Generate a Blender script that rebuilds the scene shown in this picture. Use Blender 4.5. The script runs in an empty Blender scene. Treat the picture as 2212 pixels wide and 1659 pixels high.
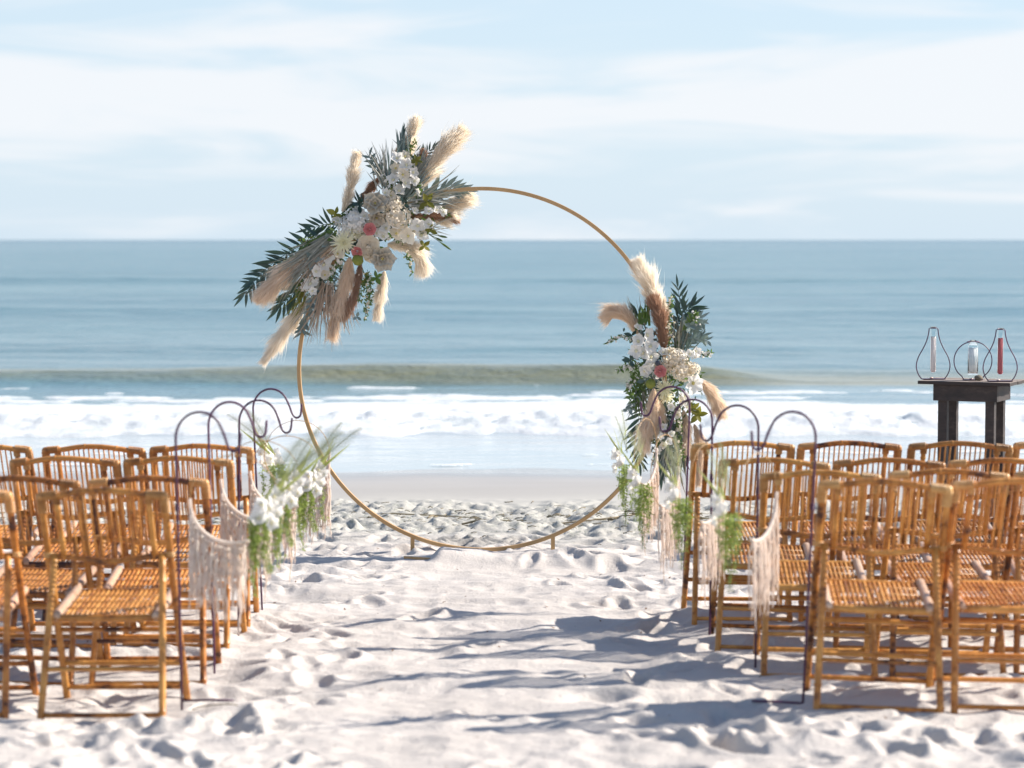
import bpy, bmesh, math, random
import numpy as np
from mathutils import Vector, Matrix, Euler

random.seed(7)
rng = np.random.default_rng(11)
SC = bpy.context.scene
COL = SC.collection
R = math.radians

# ------------------------------------------------------------------ camera, world, sun, exposure
CAM_Z = 1.73                       # metres above the sand under the nearest chairs
FPX = 5223.0                       # focal length in units of a 2212 px wide picture (85 mm lens)
PITCH = math.atan(311.5 / FPX)
cam_d = bpy.data.cameras.new("camera")
cam_d.lens = 85.0
cam_d.sensor_width = 36.0
cam_d.clip_start = 0.1
cam_d.clip_end = 60000.0
cam_d.dof.use_dof = True
cam_d.dof.focus_distance = 14.62
cam_d.dof.aperture_fstop = 2.7
cam = bpy.data.objects.new("camera", cam_d)
COL.objects.link(cam)
cam.location = (0, 0, CAM_Z)
cam.rotation_euler = (R(90) - PITCH, 0, 0)
SC.camera = cam

SUN_EL, SUN_AZ = R(32.5), R(14)       # azimuth measured from +X (right) towards +Y (sea)
world = bpy.data.worlds.new("World")
SC.world = world
world.use_nodes = True
nt = world.node_tree
nt.nodes.clear()
def wn(t, **k):
    n = nt.nodes.new(t)
    for a, b in k.items():
        setattr(n, a, b)
    return n
wl = nt.links.new
w_out = wn("ShaderNodeOutputWorld")
w_bg = wn("ShaderNodeBackground")
w_bg.inputs["Strength"].default_value = 0.1
sky = wn("ShaderNodeTexSky", sky_type='NISHITA')
sky.sun_disc = False
sky.sun_elevation = SUN_EL
sky.sun_rotation = R(90) - SUN_AZ
sky.altitude = 0
sky.air_density = 1.0
sky.dust_density = 0.6
sky.ozone_density = 3.0
w_tc = wn("ShaderNodeTexCoord")
w_map = wn("ShaderNodeMapping")
w_map.inputs["Scale"].default_value = (7.5, 7.5, 52.0)
w_map.inputs["Rotation"].default_value = (0, R(2.2), 0)
w_noise = wn("ShaderNodeTexNoise")
w_noise.inputs["Scale"].default_value = 1.0
w_noise.inputs["Detail"].default_value = 7.0
w_noise.inputs["Roughness"].default_value = 0.52
w_noise.inputs["Distortion"].default_value = 0.6
w_sep = wn("ShaderNodeSeparateXYZ")
wl(w_tc.outputs["Generated"], w_map.inputs["Vector"])
wl(w_map.outputs[0], w_noise.inputs["Vector"])
wl(w_tc.outputs["Generated"], w_sep.inputs[0])
w_ramp = wn("ShaderNodeValToRGB")           # how much cloud there is at each height over the horizon
el = w_ramp.color_ramp.elements
el[0].position = 0.0; el[0].color = (0.38, 0.38, 0.38, 1)
el[1].position = 1.0; el[1].color = (0.10, 0.10, 0.10, 1)
for p, v in ((0.018, 0.30), (0.030, 0.42), (0.042, 0.76), (0.074, 0.74), (0.092, 0.38), (0.13, 0.36), (0.3, 0.22)):
    e = el.new(p); e.color = (v, v, v, 1)
wl(w_sep.outputs["Z"], w_ramp.inputs[0])
w_amp = wn("ShaderNodeMath", operation='MULTIPLY_ADD')
w_amp.inputs[1].default_value = 1.9
w_amp.inputs[2].default_value = -0.45
wl(w_noise.outputs["Fac"], w_amp.inputs[0])
w_add = wn("ShaderNodeMath", operation='ADD')
wl(w_amp.outputs[0], w_add.inputs[0])
wl(w_ramp.outputs["Color"], w_add.inputs[1])
w_mr = wn("ShaderNodeMapRange", interpolation_type='SMOOTHSTEP')
w_mr.inputs["From Min"].default_value = 0.78
w_mr.inputs["From Max"].default_value = 1.30
w_mr.inputs["To Min"].default_value = 0.0
w_mr.inputs["To Max"].default_value = 0.88
wl(w_add.outputs[0], w_mr.inputs["Value"])
w_mix = wn("ShaderNodeMix", data_type='RGBA')
w_mix.inputs["B"].default_value = (4.95, 5.10, 5.30, 1)     # sunlit thin cloud
wl(w_mr.outputs[0], w_mix.inputs["Factor"])
w_hz = wn("ShaderNodeValToRGB")                # milky blue air low over the sea
he = w_hz.color_ramp.elements
he[0].position = 0.0; he[0].color = (0.93, 0.93, 0.93, 1)
he[1].position = 0.45; he[1].color = (0.0, 0.0, 0.0, 1)
q_ = he.new(0.10); q_.color = (0.80, 0.80, 0.80, 1)
wl(w_sep.outputs["Z"], w_hz.inputs[0])
w_haze = wn("ShaderNodeMix", data_type='RGBA')
w_haze.inputs["B"].default_value = (3.68, 4.42, 5.08, 1)
wl(w_hz.outputs[0], w_haze.inputs["Factor"])
wl(sky.outputs[0], w_haze.inputs["A"])
wl(w_haze.outputs["Result"], w_mix.inputs["A"])
wl(w_mix.outputs["Result"], w_bg.inputs["Color"])
wl(w_bg.outputs[0], w_out.inputs["Surface"])

sun_d = bpy.data.lights.new("sun", 'SUN')
sun_d.energy = 5.0
sun_d.angle = R(0.53)
sun_d.color = (1.0, 0.93, 0.84)
sun = bpy.data.objects.new("sun", sun_d)
COL.objects.link(sun)
_sd = Vector((math.cos(SUN_EL) * math.cos(SUN_AZ), math.cos(SUN_EL) * math.sin(SUN_AZ), math.sin(SUN_EL)))
sun.rotation_euler = _sd.to_track_quat('Z', 'Y').to_euler()
sun.location = (8, 4, 8)

vs = SC.view_settings
vs.view_transform = 'Standard'
vs.look = 'None'
vs.exposure = 0.90
vs.gamma = 1.0
vs.use_curve_mapping = False
SC.cycles.max_bounces = 8
SC.cycles.transparent_max_bounces = 24

# ------------------------------------------------------------------ where a picture point lies at a given distance
def P(px, py, Y):
    x = (px - 1106.0) / FPX
    v = (829.5 - py) / FPX
    d = Vector((x, math.cos(PITCH) + v * math.sin(PITCH), -math.sin(PITCH) + v * math.cos(PITCH)))
    t = Y / d.y
    return Vector((0, 0, CAM_Z)) + d * t

# ------------------------------------------------------------------ noise
_perm = rng.permutation(4096).astype(np.int64)
_val = rng.random(4096)
def _h(ix, iy, s):
    return _val[_perm[(_perm[(ix + s * 57) & 4095] + iy) & 4095]]
def vnoise(x, y, s=0):
    x = np.asarray(x, float); y = np.asarray(y, float)
    ix = np.floor(x).astype(np.int64); iy = np.floor(y).astype(np.int64)
    fx = x - ix; fy = y - iy
    fx = fx * fx * fx * (fx * (fx * 6 - 15) + 10); fy = fy * fy * fy * (fy * (fy * 6 - 15) + 10)
    a = _h(ix, iy, s); b = _h(ix + 1, iy, s); c = _h(ix, iy + 1, s); d = _h(ix + 1, iy + 1, s)
    return (a * (1 - fx) + b * fx) * (1 - fy) + (c * (1 - fx) + d * fx) * fy - 0.5
def fbm(x, y, s=0, o=4, g=0.5):
    t = 0; a = 1
    for i in range(o):
        t = t + a * vnoise(x * 2 ** i + 17.3 * i, y * 2 ** i - 9.1 * i, s + i)
        a *= g
    return t
def sstep(a, b, x):
    t = np.clip((np.asarray(x, float) - a) / (b - a), 0, 1)
    return t * t * (3 - 2 * t)

# ------------------------------------------------------------------ chair layout (the sand is levelled under each chair)
ROWT = {('L', 1): 8.75, ('L', 2): 9.60, ('L', 3): 10.50, ('L', 4): 11.20, ('R', 1): 8.68, ('R', 2): 9.65, ('R', 3): 10.45, ('R', 4): 11.20}
TOPS = {('L', 1): 1052, ('L', 2): 1026, ('L', 3): 983, ('L', 4): 957, ('R', 1): 1032, ('R', 2): 1012, ('R', 3): 987, ('R', 4): 950}
ordn = {1: "nearest the camera", 2: "second from the camera", 3: "third from the camera", 4: "farthest back towards the sea"}
CH = [('L', 1, 84, 368, -2, "at the aisle, seen whole"), ('L', 1, -262, 28, 0, "cut off by the left picture edge"),
      ('L', 2, 191, 453, 1, "at the aisle"), ('L', 2, -88, 175, -2, "one place in from the aisle"),
      ('L', 3, 267, 507, 0, "at the aisle"), ('L', 3, 23, 257, 1, "one place in from the aisle"),
      ('L', 4, 321, 546, 1, "at the aisle beside the last hook"), ('L', 4, 94, 316, 0, "one place in from the aisle"), ('L', 4, -148, 77, -1, "two places in from the aisle"),
      ('R', 1, 1762, 2050, -3, "at the aisle, seen whole"), ('R', 1, 2056, 2344, -1, "one place in from the aisle"),
      ('R', 2, 1648, 1905, -2, "at the aisle"), ('R', 2, 1925, 2180, -2, "one place in from the aisle"), ('R', 2, 2196, 2452, -2, "two places in, at the right picture edge"),
      ('R', 3, 1547, 1785, -2, "at the aisle"), ('R', 3, 1807, 2043, -3, "one place in from the aisle"), ('R', 3, 2052, 2288, -3, "two places in from the aisle"),
      ('R', 4, 1495, 1712, -1, "at the aisle"), ('R', 4, 1728, 1943, -2, "one place in from the aisle"), ('R', 4, 1974, 2179, -4, "two places in, in front of the dark table"), ('R', 4, 2192, 2410, -2, "three places in, at the right picture edge")]
CHAIR_Z = {k: P(1106, TOPS[k], ROWT[k]).z - 0.860 for k in ROWT}

# ------------------------------------------------------------------ sand height field
SEA_Z = -0.47
def base_z(y):
    y = np.asarray(y, float)
    return np.maximum(0.29 - 0.033 * np.maximum(y, 7.0), -3.2)
GX0, GX1, GY0, GY1, GS = -6.2, 6.2, 5.0, 20.6, 0.0125
gx = np.arange(GX0, GX1, GS); gy = np.arange(GY0, GY1, GS)
GXX, GYY = np.meshgrid(gx, gy)
wx = GXX + 0.12 * fbm(GXX * 1.6, GYY * 1.6, 40, 2); wy = GYY + 0.12 * fbm(GXX * 1.6, GYY * 1.6, 45, 2)
H = 0.055 * fbm(wx * 0.75, wy * 1.25, 1, 2)
n1 = fbm(wx * 1.9, wy * 2.6, 5, 3, 0.45)
H += 0.052 * n1
n2 = vnoise(wx * 2.6, wy * 4.6, 9)
H += 0.055 * (0.25 - np.abs(n2)) * 1.3
n3 = vnoise(wx * 6.2 + 3, wy * 8.5, 14)
H += 0.024 * (0.25 - np.abs(n3)) * 1.5
H += 0.015 * fbm(wx * 9, wy * 12, 12, 4, 0.58)
# footprints and scuffs
side = 0.55 + 0.45 * sstep(0.35, 1.0, np.abs(GXX + 0.15))
H *= 0.38 + 0.42 * side
def dent(cx, cy, L, W, ang, dep, rim):
    rad = max(L, W) * 2.2
    i0 = max(int((cx - rad - GX0) / GS), 0); i1 = min(int((cx + rad - GX0) / GS), len(gx))
    j0 = max(int((cy - rad - GY0) / GS), 0); j1 = min(int((cy + rad - GY0) / GS), len(gy))
    if i1 <= i0 or j1 <= j0:
        return
    X = GXX[j0:j1, i0:i1] - cx; Y = GYY[j0:j1, i0:i1] - cy
    a = X * math.cos(ang) + Y * math.sin(ang); b = -X * math.sin(ang) + Y * math.cos(ang)
    q = np.sqrt((a / L) ** 2 + (b / W) ** 2)
    asym = 1 + 0.7 * (a / L) * (q < 2)
    H[j0:j1, i0:i1] += -dep * np.exp(-(q ** 5)) + rim * np.exp(-((q - 1.35) / 0.38) ** 2) * np.clip(asym, 0, 2)
for k in range(2300):
    cy = 5.4 + 13.8 * random.random()
    cx = random.uniform(-1, 1) * (0.27 * cy + 0.5)
    keep = 0.09 if abs(cx + 0.1) < 0.55 and cy < 14.0 else 0.85
    if random.random() > keep:
        continue
    s = random.uniform(0.55, 1.15)
    dent(cx, cy, 0.12 * s, 0.055 * s * random.uniform(0.7, 1.3), random.uniform(0, math.pi), random.uniform(0.010, 0.032) * s, random.uniform(0.003, 0.014) * s)
# mound that buries the foot of the hoop, dug sand behind it, rough debris belt
H += 0.014 * np.exp(-(((GXX + 0.15) / 1.0) ** 2) ** 2 - ((GYY - 14.75) / 0.42) ** 2)
ridge_y = 14.47 + 0.07 * np.sin(GXX * 3.1 + 0.6)
H += 0.014 * np.exp(-(((GXX - 0.16) / 0.72) ** 2) ** 2) * np.exp(-((GYY - ridge_y) / 0.085) ** 2)
H += 0.055 * sstep(-0.50, -0.42, GXX) * (1 - sstep(0.35, 0.7, GXX)) * np.exp(-(((GYY - 14.22) / 0.16) ** 2) ** 2)
dug = np.exp(-(((GXX + 0.22) / 0.42) ** 2) ** 2 - ((GYY - 15.25) / 0.42) ** 2)
H += dug * (0.05 * np.abs(fbm(GXX * 14, GYY * 14, 22, 3)) + 0.03 + 0.03 * fbm(GXX * 30, GYY * 30, 27, 2))
belt = sstep(15.7, 16.6, GYY + 0.3 * fbm(GXX, GYY, 60, 2)) * (1 - sstep(18.6, 19.4, GYY))
H += belt * (0.045 * fbm(GXX * 6, GYY * 4, 30, 4, 0.65) + 0.018 * fbm(GXX * 22, GYY * 12, 33, 2))
H *= 1 - 0.97 * sstep(18.3, 19.7, GYY + 0.4 * fbm(GXX * 0.8, GYY * 0.8, 63, 2))
num = 0; den = 0
for (sd_, row_, xl_, xr_, _y, _t) in CH:
    Yc = ROWT[(sd_, row_)]; Xc = ((xl_ + xr_) / 2 - 1106) / FPX * Yc; Yc += 0.20
    g_ = np.exp(-(((GXX - Xc) / 0.33) ** 2) ** 2 - (((GYY - Yc) / 0.40) ** 2) ** 2)
    num = num + g_ * (CHAIR_Z[(sd_, row_)] + 0.012 - base_z(Yc)); den = den + g_
H = H * (1 - 0.35 * np.minimum(den, 1)) + num / np.maximum(den, 1)
def sand_z(x, y):
    x = np.asarray(x, float); y = np.asarray(y, float)
    fx = np.clip((x - GX0) / GS, 0, len(gx) - 1.001); fy = np.clip((y - GY0) / GS, 0, len(gy) - 1.001)
    ix = fx.astype(int); iy = fy.astype(int); fx = fx - ix; fy = fy - iy
    h = (H[iy, ix] * (1 - fx) + H[iy, ix + 1] * fx) * (1 - fy) + (H[iy + 1, ix] * (1 - fx) + H[iy + 1, ix + 1] * fx) * fy
    e = sstep(GX1, GX1 - 1.0, np.abs(x)) * sstep(GY0, GY0 + 0.8, y) * sstep(GY1, GY1 - 0.5, y)
    far = 0.05 * fbm(x * 0.9, y * 1.1, 71, 3) * (1 - sstep(17.5, 20, y)) * (1 - e)
    shore = 0.004 * np.sin(x * 0.9 + 0.8) + 0.003 * np.sin(x * 2.1 + 2.0) + 0.002 * np.sin(x * 5.3)
    return base_z(y) + h * e + far + shore * sstep(20.5, 22.0, y) * (1 - sstep(26, 30, y))

# ------------------------------------------------------------------ materials
MATS = {}
class N:
    def __init__(s, name):
        s.m = bpy.data.materials.new(name); s.m.use_nodes = True
        s.t = s.m.node_tree; s.b = s.t.nodes["Principled BSDF"]; s.o = s.t.nodes["Material Output"]
        MATS[name] = s.m
    def n(s, t, **k):
        x = s.t.nodes.new(t)
        for a, b in k.items():
            setattr(x, a, b)
        return x
    def l(s, a, b):
        s.t.links.new(a, b)
    def noise(s, scale, detail=4, rough=0.5, coord="Object", vscale=None, dist=0.0):
        tc = s.n("ShaderNodeTexCoord") if coord != "pos" else s.n("ShaderNodeNewGeometry")
        src = tc.outputs[coord] if coord != "pos" else tc.outputs["Position"]
        if vscale:
            mp = s.n("ShaderNodeMapping"); mp.inputs["Scale"].default_value = vscale
            s.l(src, mp.inputs["Vector"]); src = mp.outputs[0]
        x = s.n("ShaderNodeTexNoise")
        x.inputs["Scale"].default_value = scale; x.inputs["Detail"].default_value = detail
        x.inputs["Roughness"].default_value = rough; x.inputs["Distortion"].default_value = dist
        s.l(src, x.inputs["Vector"])
        return x.outputs["Fac"]
    def ramp(s, fac, stops):
        r = s.n("ShaderNodeValToRGB"); e = r.color_ramp.elements
        e[0].position, e[0].color = stops[0][0], (*stops[0][1], 1)
        e[1].position, e[1].color = stops[-1][0], (*stops[-1][1], 1)
        for p, c in stops[1:-1]:
            q = e.new(p); q.color = (*c, 1)
        s.l(fac, r.inputs[0]); return r.outputs["Color"]
    def mix(s, fac, a, b, mode='MIX'):
        m = s.n("ShaderNodeMix", data_type='RGBA', blend_type=mode)
        for k, v in (("Factor", fac), ("A", a), ("B", b)):
            if isinstance(v, (int, float)): m.inputs[k].default_value = v
            elif isinstance(v, tuple): m.inputs[k].default_value = (*v, 1)
            else: s.l(v, m.inputs[k])
        return m.outputs["Result"]
    def math(s, op, a, b=0.0):
        m = s.n("ShaderNodeMath", operation=op)
        for i, v in enumerate((a, b)):
            if isinstance(v, (int, float)): m.inputs[i].default_value = v
            else: s.l(v, m.inputs[i])
        return m.outputs[0]
    def mrange(s, v, a, b, c=0.0, d=1.0):
        m = s.n("ShaderNodeMapRange"); s.l(v, m.inputs["Value"])
        for k, q in (("From Min", a), ("From Max", b), ("To Min", c), ("To Max", d)):
            m.inputs[k].default_value = q
        return m.outputs[0]
    def bump(s, h, strength, dist=0.01):
        b = s.n("ShaderNodeBump"); b.inputs["Strength"].default_value = strength
        b.inputs["Distance"].default_value = dist
        s.l(h, b.inputs["Height"]); s.l(b.outputs[0], s.b.inputs["Normal"]); return b
    def set(s, **k):
        for a, v in k.items():
            inp = s.b.inputs[a.replace("_", " ")]
            if isinstance(v, (int, float)): inp.default_value = v
            elif isinstance(v, tuple): inp.default_value = (*v, 1) if len(v) == 3 else v
            else: s.l(v, inp)
        return s
    def translucent(s, color, fac):
        tr = s.n("ShaderNodeBsdfTranslucent"); mx = s.n("ShaderNodeMixShader")
        if isinstance(color, tuple): tr.inputs["Color"].default_value = (*color, 1)
        else: s.l(color, tr.inputs["Color"])
        mx.inputs[0].default_value = fac
        s.l(s.b.outputs[0], mx.inputs[1]); s.l(tr.outputs[0], mx.inputs[2]); s.l(mx.outputs[0], s.o.inputs["Surface"])

def simple(name, c0, c1, scale=20, rough=0.6, trans=0.0, tcol=None, rnd=0.5, bump=0.0, spec=0.4, metal=0.0):
    m = N(name)
    oi = m.n("ShaderNodeObjectInfo")
    f = m.math('ADD', m.math('MULTIPLY', m.noise(scale, 4), 1 - rnd), m.math('MULTIPLY', oi.outputs["Random"], rnd))
    c = m.ramp(f, [(0.25, c0), (0.75, c1)])
    m.set(Base_Color=c, Roughness=rough, Specular_IOR_Level=spec, Metallic=metal)
    if bump: m.bump(m.noise(scale * 3, 3), bump, 0.003)
    if trans: m.translucent(tcol or c, trans)
    return m.m

# sand: dry and pale near the chairs, greyer and smooth where the sea has wetted it
m = N("sand")
g = m.n("ShaderNodeNewGeometry"); sp = m.n("ShaderNodeSeparateXYZ"); m.l(g.outputs["Position"], sp.inputs[0])
nz = m.noise(0.9, 3, 0.5, "pos")
ypos = m.math('ADD', sp.outputs["Y"], m.math('MULTIPLY', nz, 1.4))
wet = m.mrange(ypos, 19.4, 20.8)
soaked = m.mrange(ypos, 22.6, 24.0)
dry = m.mix(m.mrange(m.noise(2.2, 5, 0.6, "pos"), 0.35, 0.7), (0.545, 0.495, 0.450), (0.625, 0.572, 0.524))
grain = m.noise(260, 2, 0.7, "pos")
dry = m.mix(m.mrange(grain, 0.3, 0.7, 0.0, 0.5), dry, (0.40, 0.375, 0.35))
dpatch = m.noise(1.1, 4, 0.6, "pos", (1, 1.6, 1))
speck = m.mrange(m.noise(16, 4, 0.75, "pos", (1, 1.0, 1)), 0.54, 0.62)  # dark specks: seaweed bits together with lump shadows painted into the colour
belt_m = m.math('MULTIPLY', m.math('MULTIPLY', m.mrange(ypos, 16.0, 17.0), m.mrange(ypos, 19.9, 19.2)), speck)
dry = m.mix(m.math('MULTIPLY', belt_m, 0.85), dry, (0.13, 0.14, 0.11))
dry = m.mix(m.math('MULTIPLY', m.mrange(ypos, 15.6, 17.2), 0.60), dry, (0.36, 0.365, 0.325))
ex = m.math('POWER', m.math('DIVIDE', m.math('ADD', sp.outputs["X"], 0.22), 0.46), 2.0); ey = m.math('POWER', m.math('DIVIDE', m.math('SUBTRACT', sp.outputs["Y"], 15.25), 0.5), 2.0)
damp = m.mrange(m.math('ADD', m.math('ADD', ex, ey), m.math('MULTIPLY', m.noise(5, 4, 0.6, "pos"), 1.2)), 1.5, 0.9)
dry = m.mix(m.math('MULTIPLY', damp, 0.7), dry, (0.25, 0.24, 0.22))
wets = m.mix(m.mrange(m.noise(0.5, 3, 0.5, "pos", (0.25, 1, 1)), 0.35, 0.65), (0.325, 0.310, 0.290), (0.385, 0.367, 0.343))
wets = m.mix(soaked, wets, (0.25, 0.25, 0.245))
colr = m.mix(wet, dry, wets)
m.set(Base_Color=colr, Roughness=m.mrange(ypos, 21.2, 23.4, 0.95, 0.16), Specular_IOR_Level=m.mrange(ypos, 20.0, 23.0, 0.1, 0.5))
bh = m.math('ADD', m.math('MULTIPLY', m.noise(60, 4, 0.65, "pos"), 0.6), m.math('MULTIPLY', grain, 0.25))
b = m.bump(bh, 1.0, 0.012)
m.l(m.mrange(ypos, 18.8, 20.2, 0.8, 0.05), b.inputs["Strength"])

# sea water
m = N("sea_water")
g = m.n("ShaderNodeNewGeometry"); sp = m.n("ShaderNodeSeparateXYZ"); m.l(g.outputs["Position"], sp.inputs[0])
yy = sp.outputs["Y"]
cn = m.noise(0.05, 4, 0.55, "pos", (0.35, 1.3, 1))
c = m.mix(m.mrange(cn, 0.35, 0.65), (0.080, 0.170, 0.200), (0.122, 0.218, 0.238))
olive = m.mix(m.mrange(m.noise(0.8, 4, 0.6, "pos", (0.3, 1, 3)), 0.3, 0.7), (0.120, 0.150, 0.115), (0.215, 0.205, 0.115))
c = m.mix(m.math('MULTIPLY', m.mrange(yy, 41.5, 38.5), m.mrange(yy, 36.2, 36.8)), c, olive)
c = m.mix(m.math('MULTIPLY', m.mrange(yy, 36.4, 35.6), 0.6), c, (0.24, 0.34, 0.38))
c = m.mix(m.mrange(yy, 33, 29), c, (0.42, 0.46, 0.47))  # pale base colour paints in the sky mirrored by the shallow swash
c = m.mix(m.mrange(yy, 150, 2500), c, (0.060, 0.145, 0.185))
m.set(Base_Color=c, Roughness=m.mrange(yy, 24, 60, 0.09, 0.22), IOR=1.333)
h1 = m.noise(1.0, 5, 0.6, "pos", (0.5, 1.5, 1)); h2 = m.noise(0.16, 4, 0.6, "pos", (0.35, 1.4, 1)); h3 = m.noise(6, 3, 0.6, "pos", (0.8, 1.2, 1))
hh = m.math('ADD', m.math('ADD', m.math('MULTIPLY', h1, 0.35), m.math('MULTIPLY', h2, 1.6)), m.math('MULTIPLY', h3, 0.09))
b = m.bump(hh, 1.0, 0.55)
m.l(m.mrange(yy, 25.5, 31.0, 0.05, 0.75), b.inputs["Strength"])

m = N("sea_foam")
fn = m.noise(3.0, 6, 0.65, "pos", (0.7, 1, 1.5))
m.set(Base_Color=m.mix(m.mrange(fn, 0.3, 0.6), (0.74, 0.79, 0.79), (0.92, 0.92, 0.91)), Roughness=0.7)
m.bump(m.noise(9, 5, 0.7, "pos"), 0.6, 0.03)
m.translucent((0.9, 0.92, 0.92), 0.35)

# bamboo and rattan
def bamboo(name, dark, mid, light, rough=0.38):
    m = N(name)
    oi = m.n("ShaderNodeObjectInfo")
    cd = m.n("ShaderNodeTexCoord"); mp = m.n("ShaderNodeVectorMath", operation='ADD')
    sc = m.n("ShaderNodeVectorMath", operation='SCALE'); sc.inputs[0].default_value = (37, 21, 53)
    m.l(oi.outputs["Random"], sc.inputs["Scale"]); m.l(cd.outputs["Object"], mp.inputs[0]); m.l(sc.outputs[0], mp.inputs[1])
    n1 = m.n("ShaderNodeTexNoise"); n1.inputs["Scale"].default_value = 9; n1.inputs["Detail"].default_value = 5; n1.inputs["Roughness"].default_value = 0.6
    m.l(mp.outputs[0], n1.inputs["Vector"])
    n2 = m.n("ShaderNodeTexNoise"); n2.inputs["Scale"].default_value = 45; n2.inputs["Detail"].default_value = 4
    m.l(mp.outputs[0], n2.inputs["Vector"])
    f = m.math('ADD', m.math('MULTIPLY', n1.outputs["Fac"], 0.72), m.math('MULTIPLY', n2.outputs["Fac"], 0.28))
    f = m.math('ADD', f, m.math('MULTIPLY', m.math('SUBTRACT', oi.outputs["Random"], 0.5), 0.22))
    c = m.ramp(f, [(0.33, dark), (0.43, mid), (0.66, light)])
    c = m.mix(1.0, c, oi.outputs["Color"], 'MULTIPLY')
    m.set(Base_Color=c, Roughness=rough, Specular_IOR_Level=0.45)
    m.bump(n2.outputs["Fac"], 0.25, 0.002)
    return m.m
bamboo("bamboo", (0.060, 0.018, 0.008), (0.38, 0.135, 0.023), (0.66, 0.305, 0.075))
bamboo("bamboo_slat", (0.20, 0.065, 0.015), (0.43, 0.160, 0.030), (0.62, 0.275, 0.065), 0.42)
bamboo("bamboo_pale", (0.36, 0.18, 0.10), (0.50, 0.30, 0.19), (0.60, 0.40, 0.28), 0.33)
bamboo("rattan_wrap", (0.30, 0.12, 0.03), (0.48, 0.22, 0.065), (0.66, 0.38, 0.15), 0.4)

simple("black_iron", (0.050, 0.013, 0.044), (0.085, 0.022, 0.072), 30, 0.38, spec=0.5)  # plum tint imitates purple lens fringing; the iron itself is black
simple("gold_paint", (0.40, 0.235, 0.095), (0.52, 0.32, 0.14), 8, 0.42, spec=0.5, rnd=0.1)
simple("pampas_cream", (0.90, 0.81, 0.69), (0.95, 0.90, 0.82), 25, 0.9, 0.55, (0.97, 0.88, 0.74), 0.35, spec=0.1)
simple("pampas_beige", (0.78, 0.65, 0.52), (0.88, 0.77, 0.65), 25, 0.9, 0.5, (0.92, 0.76, 0.58), 0.35, spec=0.1)
simple("pampas_brown", (0.34, 0.22, 0.16), (0.50, 0.34, 0.25), 25, 0.9, 0.4, (0.55, 0.32, 0.20), 0.35, spec=0.1)
simple("palm_green", (0.022, 0.050, 0.046), (0.055, 0.095, 0.082), 30, 0.45, 0.12, (0.05, 0.12, 0.05))
simple("sage_leaf", (0.10, 0.145, 0.135), (0.25, 0.31, 0.30), 30, 0.6, 0.15, (0.22, 0.30, 0.22))
simple("dried_blade", (0.20, 0.215, 0.18), (0.50, 0.48, 0.41), 45, 0.7, 0.15, (0.35, 0.30, 0.18))
simple("straw_blade", (0.30, 0.21, 0.15), (0.54, 0.43, 0.32), 45, 0.7, 0.15, (0.4, 0.28, 0.16))
simple("olive_leaf", (0.10, 0.105, 0.015), (0.24, 0.22, 0.035), 40, 0.5, 0.3, (0.30, 0.30, 0.04))
simple("green_leaf", (0.05, 0.09, 0.022), (0.11, 0.17, 0.05), 40, 0.5, 0.3, (0.18, 0.30, 0.06))
simple("white_petal", (0.82, 0.79, 0.74), (0.90, 0.88, 0.84), 60, 0.6, 0.5, (0.92, 0.90, 0.85), spec=0.2)
simple("cream_petal", (0.80, 0.72, 0.60), (0.89, 0.83, 0.73), 60, 0.6, 0.5, (0.92, 0.84, 0.68), spec=0.2)
simple("mum_petal", (0.78, 0.75, 0.56), (0.86, 0.83, 0.66), 60, 0.6, 0.5, (0.92, 0.88, 0.62), spec=0.2)
simple("pink_petal", (0.62, 0.22, 0.22), (0.80, 0.44, 0.42), 60, 0.6, 0.3, (0.85, 0.35, 0.30), spec=0.2)
simple("succulent_petal", (0.44, 0.385, 0.30), (0.58, 0.52, 0.42), 50, 0.6, 0.1, (0.5, 0.5, 0.4), spec=0.3)
simple("flower_center", (0.50, 0.42, 0.12), (0.62, 0.55, 0.22), 60, 0.7)
simple("moss_pod", (0.11, 0.13, 0.02), (0.22, 0.24, 0.05), 90, 0.9, bump=0.8)
simple("dark_berry", (0.03, 0.035, 0.05), (0.06, 0.07, 0.09), 60, 0.4)
simple("cotton_cord", (0.86, 0.78, 0.70), (0.94, 0.88, 0.81), 120, 0.95, 0.45, (0.95, 0.82, 0.72), 0.1, 0.4, 0.05)
simple("bright_blade", (0.34, 0.37, 0.12), (0.54, 0.56, 0.25), 20, 0.55, 0.5, (0.56, 0.62, 0.18))
simple("trailing_green", (0.15, 0.20, 0.045), (0.28, 0.34, 0.10), 40, 0.6, 0.5, (0.38, 0.48, 0.12))
simple("feather_green", (0.24, 0.27, 0.14), (0.40, 0.42, 0.26), 40, 0.7, 0.4, (0.32, 0.36, 0.16))
m = N("dark_wood")
gr = m.noise(5, 7, 0.72, "Object", (1.2, 1.2, 3.0))
m.set(Base_Color=m.ramp(gr, [(0.36, (0.010, 0.007, 0.007)), (0.55, (0.030, 0.020, 0.018)), (0.72, (0.085, 0.062, 0.050))]), Roughness=0.62)
m.bump(gr, 0.5, 0.004)
simple("weathered_wood", (0.17, 0.13, 0.10), (0.36, 0.29, 0.23), 16, 0.8, bump=0.6)
simple("blush_sand", (0.74, 0.64, 0.62), (0.82, 0.72, 0.70), 120, 0.95)
simple("red_sand", (0.46, 0.10, 0.12), (0.56, 0.14, 0.16), 120, 0.95)
simple("rock", (0.14, 0.12, 0.09), (0.30, 0.26, 0.21), 60, 0.9, bump=0.8)
simple("shell", (0.70, 0.50, 0.40), (0.82, 0.68, 0.60), 60, 0.5)
simple("driftwood", (0.20, 0.16, 0.10), (0.38, 0.31, 0.20), 30, 0.9)
simple("wrack", (0.035, 0.04, 0.025), (0.27, 0.21, 0.12), 9, 0.95, rnd=0.0)
simple("leaf_litter", (0.10, 0.04, 0.02), (0.24, 0.15, 0.08), 30, 0.9)
m = N("table_top")
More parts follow.
